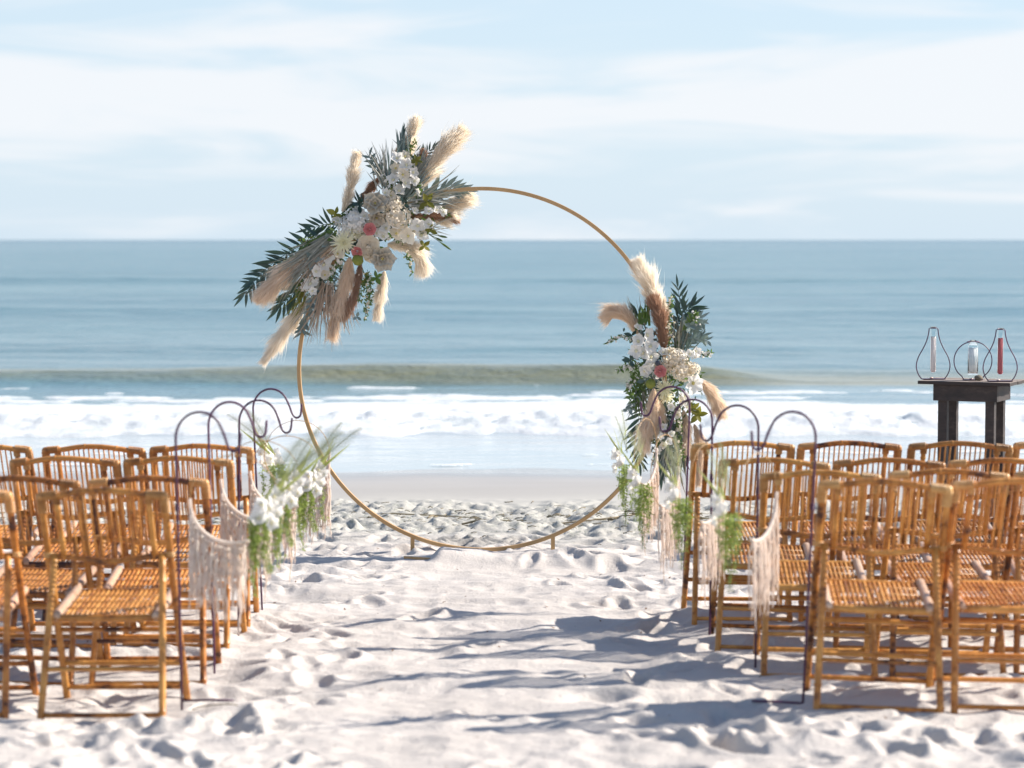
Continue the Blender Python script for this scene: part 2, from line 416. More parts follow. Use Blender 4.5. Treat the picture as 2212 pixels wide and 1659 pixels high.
g = m.n("ShaderNodeNewGeometry"); sp = m.n("ShaderNodeSeparateXYZ"); m.l(g.outputs["Normal"], sp.inputs[0])
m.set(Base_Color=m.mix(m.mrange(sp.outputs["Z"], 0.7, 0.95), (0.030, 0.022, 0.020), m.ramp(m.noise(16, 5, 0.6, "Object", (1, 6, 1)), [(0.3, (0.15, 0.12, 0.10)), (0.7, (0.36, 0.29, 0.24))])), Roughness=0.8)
m = N("clear_glass"); m.set(Base_Color=(0.95, 0.98, 0.98), Roughness=0.02, IOR=1.2, Transmission_Weight=1.0)
m = N("layered_sand")
g = m.n("ShaderNodeTexCoord"); sp = m.n("ShaderNodeSeparateXYZ"); m.l(g.outputs["Object"], sp.inputs[0])
wv = m.math('ADD', m.math('MULTIPLY', sp.outputs["Z"], 55.0), m.math('MULTIPLY', m.noise(18, 2), 2.5))
m.set(Base_Color=m.mix(m.mrange(m.math('SINE', wv), -0.3, 0.3), (0.90, 0.91, 0.90), (0.74, 0.79, 0.80)), Roughness=0.8)

# ------------------------------------------------------------------ mesh helpers
def V(*a): return Vector(a)
class MB:
    """collects geometry and links it as one mesh object"""
    def __init__(s): s.v = []; s.f = []
    def add(s, vs, fs):
        k = len(s.v); s.v.extend([tuple(v) for v in vs]); s.f.extend([tuple(i + k for i in f) for f in fs]); return s
    def tube(s, pts, r, seg=8, cap=True):
        pts = [Vector(p) for p in pts]; n = len(pts)
        rr = r if hasattr(r, '__len__') else [r] * n
        t0 = (pts[1] - pts[0]).normalized()
        up = V(0, 0, 1) if abs(t0.z) < 0.9 else V(0, 1, 0)
        u = t0.cross(up).normalized(); vs = []; prev = t0
        for i in range(n):
            t = (pts[min(i + 1, n - 1)] - pts[max(i - 1, 0)])
            t = t.normalized() if t.length > 1e-9 else prev
            u = (u - t * u.dot(t)); u = u.normalized() if u.length > 1e-6 else t.orthogonal().normalized()
            w = t.cross(u); prev = t
            for k in range(seg):
                a = 2 * math.pi * k / seg
                vs.append(pts[i] + (u * math.cos(a) + w * math.sin(a)) * rr[i])
        fs = [(i * seg + k, i * seg + (k + 1) % seg, (i + 1) * seg + (k + 1) % seg, (i + 1) * seg + k) for i in range(n - 1) for k in range(seg)]
        if cap:
            fs.append(tuple(range(seg - 1, -1, -1))); fs.append(tuple((n - 1) * seg + k for k in range(seg)))
        return s.add(vs, fs)
    def box(s, c, sx, sy, sz, rot=None):
        c = Vector(c); vs = []
        for x in (-1, 1):
            for y in (-1, 1):
                for z in (-1, 1):
                    p = V(x * sx / 2, y * sy / 2, z * sz / 2)
                    vs.append(c + (rot @ p if rot else p))
        return s.add(vs, [(0, 1, 3, 2), (4, 6, 7, 5), (0, 4, 5, 1), (2, 3, 7, 6), (0, 2, 6, 4), (1, 5, 7, 3)])
    def lathe(s, prof, c=(0, 0, 0), seg=20):
        c = Vector(c); vs = [c + V(r * math.cos(2 * math.pi * k / seg), r * math.sin(2 * math.pi * k / seg), z) for r, z in prof for k in range(seg)]
        n = len(prof)
        return s.add(vs, [(i * seg + k, i * seg + (k + 1) % seg, (i + 1) * seg + (k + 1) % seg, (i + 1) * seg + k) for i in range(n - 1) for k in range(seg)])
    def blob(s, c, r, lump=0.0, seg=10, rings=7, sc=(1, 1, 1), seed=0):
        c = Vector(c); rd = random.Random(seed); vs = []
        for i in range(rings + 1):
            th = math.pi * i / rings
            for k in range(seg):
                a = 2 * math.pi * k / seg
                q = r * (1 + lump * (rd.random() - 0.5) * 2 * (0 < i < rings))
                vs.append(c + V(sc[0] * q * math.sin(th) * math.cos(a), sc[1] * q * math.sin(th) * math.sin(a), sc[2] * q * math.cos(th)))
        return s.add(vs, [(i * seg + k, i * seg + (k + 1) % seg, (i + 1) * seg + (k + 1) % seg, (i + 1) * seg + k)[::-1] for i in range(rings) for k in range(seg)])
    def leaf(s, base, direc, nrm, L, W, n=5, bend=0.0, cup=0.0, tipw=0.02, shape=0.5):
        """a pointed leaf or petal: two strips of quads with a centre line"""
        base = Vector(base); d = Vector(direc).normalized(); nr = Vector(nrm); nr = nr - d * nr.dot(d)
        nr = nr.normalized() if nr.length > 1e-6 else d.orthogonal().normalized(); sd = d.cross(nr)
        vs = []; fs = []
        for i in range(n + 1):
            t = i / n
            w = max(math.sin(math.pi * min(1.0, t ** shape) ) , tipw) * W / 2 if 0 < i < n else W * tipw * (2 if i == 0 else 0.6)
            p = base + d * (L * (t - 0.15 * abs(bend) * t * t)) + nr * (bend * L * t * t)
            vs += [p - sd * w + nr * cup * w, p, p + sd * w + nr * cup * w]
        for i in range(n):
            a = i * 3
            fs += [(a, a + 1, a + 4, a + 3), (a + 1, a + 2, a + 5, a + 4)]
        return s.add(vs, fs)
    def tri(s, a, b, c): return s.add([a, b, c], [(0, 1, 2)])
    def mesh(s, name, mat, smooth=True):
        me = bpy.data.meshes.new(name); me.from_pydata(s.v, [], s.f)
        if mat: me.materials.append(MATS[mat])
        if smooth: me.polygons.foreach_set("use_smooth", [True] * len(me.polygons))
        me.update(); return me
    def build(s, name, mat, parent=None, smooth=True, stuff=False):
        return put(name, s.mesh(name, mat, smooth), parent, stuff=stuff)
def put(name, me, parent=None, M=None, stuff=False):
    o = bpy.data.objects.new(name, me); COL.objects.link(o)
    if parent: o.parent = parent
    if M is not None: o.matrix_local = M
    if stuff: o["kind"] = "stuff"
    return o
def np_mesh(name, verts, faces, mat, smooth=True):
    me = bpy.data.meshes.new(name)
    me.vertices.add(len(verts)); me.vertices.foreach_set("co", np.asarray(verts, np.float32).ravel())
    k = faces.shape[1]; nf = len(faces)
    me.loops.add(nf * k); me.loops.foreach_set("vertex_index", faces.astype(np.int32).ravel())
    me.polygons.add(nf); me.polygons.foreach_set("loop_start", np.arange(0, nf * k, k, dtype=np.int32))
    me.polygons.foreach_set("use_smooth", np.full(nf, smooth))
    me.update(calc_edges=True); me.validate()
    me.materials.append(MATS[mat]); return me
def empty(name, loc=(0, 0, 0), rz=0.0, label=None, cat=None, group=None):
    o = bpy.data.objects.new(name, None); o.empty_display_size = 0.1; COL.objects.link(o)
    o.location = loc; o.rotation_euler = (0, 0, rz)
    tag(o, label, cat, group); return o
def tag(o, label=None, cat=None, group=None, kind=None):
    if label: o["label"] = label
    if cat: o["category"] = cat
    if group: o["group"] = group
    if kind: o["kind"] = kind
    return o
KIDS = {}
def kids(o): return [c for c in bpy.data.objects if c.parent == o]
def tree_of(o): return (o, [tree_of(c) for c in kids(o)])
def copy_tree(tr, parent=None):
    o, ch = tr; c = o.copy(); COL.objects.link(c)
    if parent is not None:
        c.parent = parent; c.matrix_parent_inverse = o.matrix_parent_inverse.copy()
    for t in ch: copy_tree(t, c)
    return c
def crom(pts, n=8):
    """smooth curve through points"""
    p = [Vector(q) for q in pts]; p = [p[0] * 2 - p[1]] + p + [p[-1] * 2 - p[-2]]; out = []
    for i in range(1, len(p) - 2):
        for k in range(n):
            t = k / n; a, b, c, d = p[i - 1], p[i], p[i + 1], p[i + 2]
            out.append(0.5 * ((2 * b) + (c - a) * t + (2 * a - 5 * b + 4 * c - d) * t * t + (3 * b - a - 3 * c + d) * t ** 3))
    out.append(p[-2]); return out
def cane(path, r, gap=0.19, phase=0.5, swell=0.16, seg=10, wob=0.0, seed=1):
    """bamboo cane along a polyline with swollen nodes"""
    rd = random.Random(seed)
    path = [Vector(q) for q in path]; L = [0]
    for a, b in zip(path, path[1:]): L.append(L[-1] + (b - a).length)
    def at(s):
        for i in range(len(path) - 1):
            if s <= L[i + 1] or i == len(path) - 2:
                t = (s - L[i]) / max(L[i + 1] - L[i], 1e-9); return path[i].lerp(path[i + 1], t)
    ss = set(L); s = gap * phase; nodes = []
    while s < L[-1] - 0.015:
        nodes.append(s); s += gap * rd.uniform(0.8, 1.2)
    for q in nodes: ss |= {q - 0.008, q - 0.003, q, q + 0.003, q + 0.008}
    ss |= set(np.linspace(0, L[-1], max(3, int(L[-1] / 0.05))))
    ss = sorted(q for q in ss if 0 <= q <= L[-1]); ss = [q for i, q in enumerate(ss) if i == 0 or q - ss[i - 1] > 1e-4]
    pts = []; rr = []
    for q in ss:
        d = min([abs(q - w) for w in nodes] + [9]); pts.append(at(q) + V(rd.uniform(-1, 1), rd.uniform(-1, 1), rd.uniform(-1, 1)) * wob)
        rr.append(r * (1 + (swell if d < 0.0015 else swell * 0.7 if d < 0.0045 else -0.03 * (d < 0.01))) * rd.uniform(0.99, 1.01))
    return MB().tube(pts, rr, seg)

# ------------------------------------------------------------------ ground
def grid_faces(nr, nc):
    i = np.arange(nr - 1)[:, None] * nc + np.arange(nc - 1)[None, :]
    return np.stack([i, i + 1, i + nc + 1, i + nc], -1).reshape(-1, 4)
u_in = np.linspace(-0.262, 0.262, 440)
u_out = 0.262 + np.cumsum(0.003 * 1.22 ** np.arange(48))
us = np.concatenate([-u_out[::-1], u_in, u_out])
ys = np.concatenate([-np.cumsum(0.6 * 1.25 ** np.arange(26))[::-1] + 5, np.arange(5, 7.2, 0.08), np.arange(7.2, 16, 0.0145), np.arange(16, 20.2, 0.02), 20.2 + np.cumsum(0.06 * 1.04 ** np.arange(110))])
UU, YY = np.meshgrid(us, ys)
XX = UU * np.maximum(YY, 7.0)
ZZ = sand_z(XX, YY)
me = np_mesh("sand_beach", np.stack([XX, YY, ZZ], -1).reshape(-1, 3), grid_faces(len(ys), len(us)), "sand")
tag(put("sand_beach", me), kind="structure")

# ------------------------------------------------------------------ sea
def crest_y(x): return 37.3 + 0.5 * np.sin(x * 0.22 + 1.0) + 0.4 * fbm(x * 0.15, x * 0 + 3, 80, 2)
def crest_a(x): return 0.265 * (0.80 + 0.20 * sstep(-6.5, -2, x)) * (1 - sstep(2.4, 4.7, x) * 0.95) + 0.03 * fbm(x * 0.5, x * 0, 84, 2)
def bore_y(x): return 27.6 + 0.5 * fbm(x * 0.25, x * 0 + 7, 90, 3)
def sea_h(x, y):
    h = 0.006 * fbm(x * 1.2, y * 2.0, 100, 3)
    d = y - crest_y(x)
    prof = np.where(d < 0, np.exp(-(d / 0.62) ** 2), np.exp(-(d / 2.6) ** 2))
    h = h + crest_a(x) * prof
    d = y - bore_y(x)
    h = h + 0.17 * sstep(-0.8, 0.35, d) * (1 - sstep(0.5, 5.0, d))
    off = sstep(38, 46, y)
    for k, (lam, amp, ph) in enumerate(((10.5, 0.075, 0.4), (17.0, 0.10, 2.2), (5.3, 0.025, 1.1), (43.0, 0.12, 4.0))):
        yy_ = y + 2.2 * fbm(x * 0.05, y * 0.02, 110 + k, 2) * 2
        s_ = 0.5 + 0.5 * np.sin(2 * np.pi * yy_ / lam + ph)
        grp = 0.45 + 1.1 * np.clip(fbm(x * 0.03, y * 0.045, 120 + k, 2) + 0.5, 0, 1)
        h = h + off * 0.65 * amp * grp * (s_ ** 2.4) * (1 - sstep(300, 900, y))
    for (yc, A, x0) in ((69.0, 0.24, 0.0), (118.0, 0.22, 5.0), (56.0, 0.10, -4.0)):
        d = y - yc - 1.5 * fbm(x * 0.06, x * 0 + yc, 130, 2)
        h = h + A * np.where(d < 0, np.exp(-(d / 1.6) ** 2), np.exp(-(d / 4.5) ** 2)) * (0.55 + fbm(x * 0.05, x * 0 + yc, 133, 2))
    return h + off * 0.03 * fbm(x * 0.6, y * 0.9, 140, 3) * (1 - sstep(120, 400, y))
ys = np.concatenate([np.arange(22.3, 50, 0.085), 50 * 1.0042 ** np.arange(1, 560)])
ys = np.concatenate([ys, ys[-1] * 1.04 ** np.arange(1, 115)])
u_in = np.linspace(-0.27, 0.27, 150); u_out = 0.27 + np.cumsum(0.006 * 1.2 ** np.arange(34))
us = np.concatenate([-u_out[::-1], u_in, u_out])
UU, YY = np.meshgrid(us, ys); XX = UU * YY
shore = sstep(22.3, 24.5, YY)
ZZ = SEA_Z + sea_h(XX, YY) * shore
me = np_mesh("sea", np.stack([XX, YY, ZZ], -1).reshape(-1, 3), grid_faces(len(ys), len(us)), "sea_water")
tag(put("sea", me), kind="structure")

# surf foam: a lumpy sheet riding on the bore, broken into streaks behind it
fy = np.arange(25.8, 36.6, 0.06); fu = np.linspace(-0.36, 0.36, 420)
UU, YY = np.meshgrid(fu, fy); XX = UU * 31.0
d = YY - bore_y(XX)
streak = fbm(XX * 0.55, YY * 1.7, 150, 4, 0.6)
dens = sstep(-0.85, -0.45, d + 0.35 * fbm(XX * 1.4, YY * 2, 160, 3)) * (1.15 - 0.75 * sstep(3.0, 8.0, d)) - 0.25
mask = dens + streak * 1.3 * (0.3 + sstep(0.5, 4.0, d)) - 0.28 - 0.5 * sstep(5.2, 7.2, d)
thick = np.clip(mask * 2.2, 0, 1)
lump = 0.026 * np.abs(fbm(XX * 2.1, YY * 2.6, 170, 4, 0.6)) + 0.024 * fbm(XX * 5, YY * 6, 176, 3)
front = np.exp(-((d - 0.15) / 0.55) ** 2)
hz = SEA_Z + sea_h(XX, YY) - 0.02 + thick * 0.035 + thick * lump * (0.5 + 1.8 * front)
F = grid_faces(len(fy), len(fu)); keep = (mask.reshape(-1)[F] > 0.0).any(axis=1)
me = np_mesh("surf_foam", np.stack([XX, YY, hz], -1).reshape(-1, 3), F[keep], "sea_foam")
tag(put("surf_foam", me), "white broken surf foam rolling in ahead of the green wave", "surf foam", kind="stuff")

fy = np.arange(22.9, 26.4, 0.035); fu = np.linspace(-0.30, 0.30, 520)
UU, YY = np.meshgrid(fu, fy); XX = UU * 25.0
line = 23.75 + 0.45 * fbm(XX * 0.5, XX * 0 + 2, 190, 3) * 2
mk = np.exp(-((YY - line) / 0.10) ** 2) * (0.55 + 1.6 * fbm(XX * 1.1, YY, 195, 2)) + np.exp(-((YY - line - 1.1) / 0.30) ** 2) * (0.15 + 1.5 * fbm(XX * 0.8, YY * 2.2, 200, 3)) + 0.5 * fbm(XX * 5, YY * 9, 205, 3) - 0.46
hz = np.maximum(SEA_Z + 0.010, base_z(YY) + 0.02) + 0.006 + 0.02 * np.clip(mk, 0, 1)
F = grid_faces(len(fy), len(fu)); keep = (mk.reshape(-1)[F] > 0.0).all(axis=1)
me = np_mesh("swash_foam", np.stack([XX, YY, hz], -1).reshape(-1, 3), F[keep], "sea_foam")
tag(put("swash_foam", me), "thin lacy foam left on the shallow water at the edge of the wet sand", "sea foam", kind="stuff")

# ------------------------------------------------------------------ bamboo folding chair (faces the sea: +Y)
def post_y(z): return -0.10 + 0.46 * (0.87 - z) / 0.87
chair = empty("folding_chair", label="bamboo folding chair", cat="chair")
for s in (-1, 1):
    cane([V(s * 0.222, post_y(0.85), 0.85), V(s * 0.223, post_y(0.42), 0.42), V(s * 0.228, post_y(-0.02), -0.02)], 0.0138, 0.21, 0.45 + 0.2 * s, seed=3 + s).build("post", "bamboo", chair)
    cane([V(s * 0.196, post_y(0.62) - 0.012, 0.62), V(s * 0.206, -0.06, 0.36), V(s * 0.220, -0.185, -0.02)], 0.0132, 0.22, 0.6 - 0.1 * s, seed=5 + s).build("rear_leg", "bamboo", chair)
    cane([V(s * 0.166, post_y(0.855), 0.855), V(s * 0.166, post_y(0.60), 0.598)], 0.0115, 0.16, 0.4, seed=9 + s).build("stile", "bamboo", chair)
    # rattan wrapping at the corner and round the top of the post
    w = MB()
    for k in range(9):
        z = 0.842 - 0.0068 * k
        w.tube([V(s * 0.222 + 0.0168 * math.cos(a), post_y(z) + 0.0168 * math.sin(a), z) for a in np.linspace(0, 2 * math.pi, 11)], 0.0036, 5, False)
    for k in range(8):
        x = 0.214 - 0.0072 * k; zc = 0.853 + 0.006 * k / 8
        w.tube([V(s * x, post_y(zc) + 0.0160 * math.cos(a), zc + 0.0160 * math.sin(a)) for a in np.linspace(0, 2 * math.pi, 11)], 0.0036, 5, False)
    w.blob(V(s * 0.222, post_y(0.855), 0.852), 0.0172, 0.03, 9, 6)
    w.build("rattan_binding", "rattan_wrap", chair)
    w = MB()
    for k in range(4):
        z = 0.842 - 0.0066 * k
        w.tube([V(s * 0.166 + 0.014 * math.cos(a), post_y(z) + 0.014 * math.sin(a), z) for a in np.linspace(0, 2 * math.pi, 9)], 0.0034, 5, False)
    w.build("stile_binding", "rattan_wrap", chair)
    w = MB()
    for k in range(3):
        z = 0.622 - 0.0066 * k
        w.tube([V(s * 0.222 + 0.0168 * math.cos(a), post_y(z) + 0.0168 * math.sin(a), z) for a in np.linspace(0, 2 * math.pi, 9)], 0.0034, 5, False)
    w.build("joint_binding", "rattan_wrap", chair)
cane(crom([V(-0.222, post_y(0.853), 0.853), V(-0.15, post_y(0.86), 0.857), V(-0.06, post_y(0.87), 0.872), V(0.03, post_y(0.87), 0.873), V(0.12, post_y(0.87), 0.864), V(0.165, post_y(0.86), 0.856), V(0.222, post_y(0.853), 0.853)], 5), 0.0128, 0.135, 0.5, 0.14, seed=21).build("top_rail", "bamboo", chair)
cane(crom([V(-0.222, post_y(0.612), 0.612), V(-0.15, post_y(0.606), 0.606), V(0, post_y(0.59) - 0.012, 0.588), V(0.15, post_y(0.606), 0.606), V(0.222, post_y(0.612), 0.612)], 5), 0.0125, 0.17, 0.3, seed=22).build("lower_back_rail", "bamboo", chair)
for k in range(13):
    x = -0.1380 + 0.023 * k
    zt = 0.863 if abs(x) < 0.1 else 0.86; zb = 0.592 + 0.5 * x * x
    put("back_slat", cane([V(x, post_y(zt), zt), V(x + random.uniform(-0.002, 0.002), post_y((zt + zb) / 2) - 0.004, (zt + zb) / 2), V(x, post_y(zb), zb)], 0.0037, 0.15, random.random(), 0.12, 6, seed=30 + k).mesh("back_slat", "bamboo_slat"), chair)
seat = MB()
def sz(y): return 0.388 + (y + 0.03) * (0.428 - 0.388) / 0.39
seat = cane([V(-0.205, -0.035, sz(-0.035) - 0.006), V(0.205, -0.035, sz(-0.035) - 0.006)], 0.0150, 0.2, 0.5, 0.06, seed=50).build("seat", "bamboo", chair)
cane([V(-0.20, 0.365, sz(0.365) - 0.004), V(0.20, 0.365, sz(0.365) - 0.004)], 0.0135, 0.18, 0.5, 0.08, seed=51).build("front_rail", "bamboo", seat)
for s in (-1, 1):
    cane([V(s * 0.183, -0.05, sz(-0.05) + 0.004), V(s * 0.183, 0.375, sz(0.375) + 0.004)], 0.0178, 0.5, 0.9, 0.04, seed=53 + s).build("side_rail", "bamboo_pale", seat)
sm = [cane([V(0, -0.022, sz(-0.022)), V(0, 0.355, sz(0.355))], 0.0066, 0.12, 0.3 + 0.2 * q, 0.10, 6, seed=60 + q).mesh("seat_slat", "bamboo_slat") for q in range(3)]
for k in range(18):
    x = -0.153 + 0.018 * k
    put("seat_slat", sm[k % 3], seat, Matrix.Translation((x, 0, random.uniform(-0.001, 0.001))))
for y in (0.07, 0.165, 0.26):
    MB().tube([V(-0.17, y, sz(y) + 0.0058), V(0.17, y, sz(y) + 0.0058)], 0.0022, 5).build("seat_cord", "rattan_wrap", seat)
for (z, half, yy0, r) in ((0.035, 0.212, None, 0.0095), (0.20, 0.208, None, 0.0095)):
    t = (0.62 - z) / 0.64; y = (post_y(0.62) - 0.012) * (1 - t) + (-0.185) * t
    cane([V(-half, y, z), V(half, y, z)], r, 0.24, 0.4, 0.12, 8, seed=int(z * 100)).build("rear_stretcher", "bamboo", chair)
for z in (0.05, 0.155, 0.30):
    cane([V(-0.226, post_y(z), z), V(0.226, post_y(z), z)], 0.0105, 0.26, 0.3, 0.12, 8, seed=int(z * 100) + 7).build("front_stretcher", "bamboo", chair)
chair_tree = tree_of(chair)

first = True
for (sd, row, xl, xr, yaw, txt) in CH:
    Yt = ROWT[(sd, row)]
    X = ((xl + xr) / 2 - (1113 if sd == 'L' else 1106)) / FPX * Yt
    c = chair if first else copy_tree(chair_tree); first = False
    rz = R(yaw + random.uniform(-1.8, 1.8)); Y = Yt + 0.10
    ft = []
    for (fx_, fy_) in ((0.225, 0.36), (-0.225, 0.36), (0.22, -0.18), (-0.22, -0.18)):
        ft.append(float(sand_z(X + fx_ * math.cos(rz) - fy_ * math.sin(rz), Y + fx_ * math.sin(rz) + fy_ * math.cos(rz))))
    z = min(CHAIR_Z[(sd, row)], min(ft) + 0.045)
    c.location = (X, Y, z)
    c.rotation_euler = (R(random.uniform(-1, 1)), R(random.uniform(-0.7, 0.7) + (1.0 if sd == 'R' else 0)), rz)
    c.scale = (1.015, 1, 0.968)
    br = random.uniform(0.70, 1.12); hu = random.uniform(-0.05, 0.07)
    for ch in kids(c):
        for q_ in [ch] + kids(ch): q_.color = (br * (1 - hu * 0.3), br * (1 + hu), br * (1 + 1.6 * hu), 1)
    c["label"] = "bamboo chair, %s block, %s row, %s" % ("left" if sd == 'L' else "right", {1: "nearest", 2: "second", 3: "third", 4: "farthest"}[row], txt)
    c["group"] = "bamboo chairs on the left of the aisle" if sd == 'L' else "bamboo chairs on the right of the aisle"
    # flatten nothing: the feet sink into the sand

# ------------------------------------------------------------------ hoop arch
HY = 14.7
K = HY / FPX
hc = P(1041, 799, HY); HR = 391 * K
arch = empty("circle_arch", (hc.x, HY, float(base_z(HY)) + 0.03), label="tall golden circle arch standing on the sand at the end of the aisle", cat="wedding arch")
def L_(p): return Vector(p) - arch.location
mb = MB(); n = 160; vs = []; fs = []
for i in range(n):
    a = 2 * math.pi * i / n
    for (dr, dy) in ((-0.0115, -0.016), (0.0115, -0.016), (0.0115, 0.016), (-0.0115, 0.016)):
        vs.append(L_(hc + V((HR + dr) * math.sin(a) * 1.012, dy, (HR + dr) * math.cos(a))))
for i in range(n):
    for k in range(4):
        fs.append((i * 4 + k, i * 4 + (k + 1) % 4, ((i + 1) % n) * 4 + (k + 1) % 4, ((i + 1) % n) * 4 + k))
mb.add(vs, fs)
o = mb.build("ring", "gold_paint", arch, smooth=False)
bv = o.modifiers.new("bevel", 'BEVEL'); bv.width = 0.003; bv.segments = 2; bv.limit_method = 'ANGLE'
for px in (890, 1195):
    dx = (px - 1041) * K
    top = hc + V(dx, 0, -math.sqrt(HR ** 2 - dx ** 2) - 0.004)
    zb = -0.28
    MB().box(L_(V(top.x, HY, (top.z + zb) / 2)), 0.024, 0.026, top.z - zb).build("leg", "gold_paint", arch, smooth=False)
fb = P(904, 1205, 14.20)
MB().box(L_(V(-0.38, 14.20, fb.z - 0.016)), 0.52, 0.03, 0.024, Matrix.Rotation(R(3.2), 3, "Y")).build("base_rail", "gold_paint", arch, smooth=False)
# make sure the sand leaves only the left end of the base rail open

# ------------------------------------------------------------------ flower parts
rd = random.Random(5)
def ortho(d):
    d = Vector(d).normalized(); a = d.orthogonal().normalized(); return d, a, d.cross(a)
def pampas(path, wid, name, mat, parent, hairs=3200, seed=1, taper=1.0, off=V(0, 0, 0)):
    """feathery plume: a thin core and thousands of fine hairs that sweep towards the tip"""
    r = np.random.default_rng(seed)
    pts = crom(path, 10); n = len(pts)
    pa = np.array([tuple(p) for p in pts]); tan = np.gradient(pa, axis=0); tan /= np.linalg.norm(tan, axis=1)[:, None]
    t = r.random(hairs) ** 0.85; f = t * (n - 1); i = np.minimum(f.astype(int), n - 2); w = (f - i)[:, None]
    p = pa[i] * (1 - w) + pa[i + 1] * w; tg = tan[i] * (1 - w) + tan[i + 1] * w
    q = r.normal(size=(hairs, 3)); q -= tg * (q * tg).sum(1)[:, None]; q /= np.linalg.norm(q, axis=1)[:, None]
    prof = np.clip(1.45 * (t + 0.06) ** 0.5 * (1.02 - t) ** 0.42, 0, 1.05) * (0.88 + 0.16 * np.sin(t * 17 + seed * 1.7) + 0.08 * np.sin(t * 41 + seed))
    clump = 0.85 + 0.3 * (np.sin(t * 23 + seed) * 0.5 + 0.5) * (0.5 + 0.5 * np.sin(np.arctan2(q[:, 2], q[:, 0]) * 3 + t * 9 + seed))
    Lh = wid * 0.60 * prof * clump * r.uniform(0.35, 1.15, hairs) * np.where(r.random(hairs) < 0.10, r.uniform(1.1, 1.5, hairs), 1.0)
    st = p + q * (Lh * 0.25)[:, None]
    droop = np.zeros((hairs, 3)); droop[:, 2] = -0.22
    d1 = q * 0.75 + tg * 1.15 + droop * 0.3
    mid = st + d1 * (Lh * 0.55)[:, None]
    end = mid + (q * 0.45 + tg * 1.1 + droop + r.normal(size=(hairs, 3)) * 0.25) * (Lh * 0.6)[:, None]
    sw = np.cross(d1, r.normal(size=(hairs, 3))); sw /= np.linalg.norm(sw, axis=1)[:, None]; hw = 0.0013 * r.uniform(0.6, 1.3, hairs)[:, None]
    base = tuple(path[0])
    verts = np.stack([st - sw * hw, st + sw * hw, mid + sw * hw * 0.8, mid - sw * hw * 0.8, end], 1).reshape(-1, 3)
    k = np.arange(hairs)[:, None] * 5
    tr = np.concatenate([k + np.array([0, 1, 2]), k + np.array([0, 2, 3]), k + np.array([3, 2, 4])])
    # core
    mb = MB(); rr = []
    for a in range(n):
        tt = a / (n - 1); rr.append(max(0.002, wid * 0.13 * math.sin(math.pi * min(1, max(0, tt * 0.86 + 0.10))) ** 0.6 * (0.85 + 0.3 * math.sin(a * 2.1 + seed))))
    mb.tube(pts, rr, 8)
    cv = np.array(mb.v); cf = []
    for q_ in mb.f:
        for z in range(1, len(q_) - 1): cf.append((q_[0], q_[z], q_[z + 1]))
    cf = np.array(cf) + len(verts)
    me = np_mesh(name, np.concatenate([verts, cv]), np.concatenate([tr, cf]), mat, True)
    return put(name, me, parent)

_leaflet = MB().leaf((0, 0, 0), (1, 0, 0), (0, 0, 1), 1.0, 0.17, 6, bend=-0.14, cup=0.35, shape=0.75).mesh("leaflet", "palm_green")
def basis(x, z):
    x = Vector(x).normalized(); z = Vector(z); z = (z - x * z.dot(x)).normalized(); y = z.cross(x)
    return Matrix((x, y, z)).transposed()
def frond(path, L, parent, nrm=V(0, -1, 0), n=13, ang=52, droop=0.0, both=(1, -1), mat="palm_green", name="palm_frond", wscale=1.0, t0=0.12):
    pts = crom(path, 8); m_ = len(pts)
    fr = MB().tube(pts, [0.0042 * (1 - 0.75 * i / (m_ - 1)) for i in range(m_)], 6).build(name, mat, parent)
    me = _leaflet if mat == "palm_green" else sage_leaflet
    for k in range(n):
        t = t0 + (1 - t0) * (k + 0.5) / n; f = t * (m_ - 1); i = min(int(f), m_ - 2); p = pts[i].lerp(pts[i + 1], f - i)
        tg = (pts[i + 1] - pts[i]).normalized(); sdv = tg.cross(nrm).normalized()
        for s in both:
            a = R(ang * (1.05 - 0.55 * t) + rd.uniform(-12, 12))
            d = tg * math.cos(a) + sdv * s * math.sin(a) + V(0, 0, -droop) + nrm * rd.uniform(-0.15, 0.2)
            ln = L * (0.55 + 0.45 * math.sin(math.pi * (0.25 + 0.62 * t))) * rd.uniform(0.72, 1.12)
            M = Matrix.Translation(p) @ (basis(d, nrm + V(rd.uniform(-.5, .5), 0, rd.uniform(-.5, .5))).to_4x4()) @ Matrix.Diagonal((ln, ln * 1.1 * wscale, ln, 1))
            put("leaflet", me, fr, M)
    d = (pts[-1] - pts[-2]).normalized()
    put("leaflet", me, fr, Matrix.Translation(pts[-1]) @ basis(d, nrm).to_4x4() @ Matrix.Diagonal((L * 0.8, L * 0.8, L * 0.8, 1)))
    return fr
sage_leaflet = MB().leaf((0, 0, 0), (1, 0, 0), (0, 0, 1), 1.0, 0.22, 5, bend=-0.12, cup=0.3, shape=0.8).mesh("leaflet", "sage_leaf")

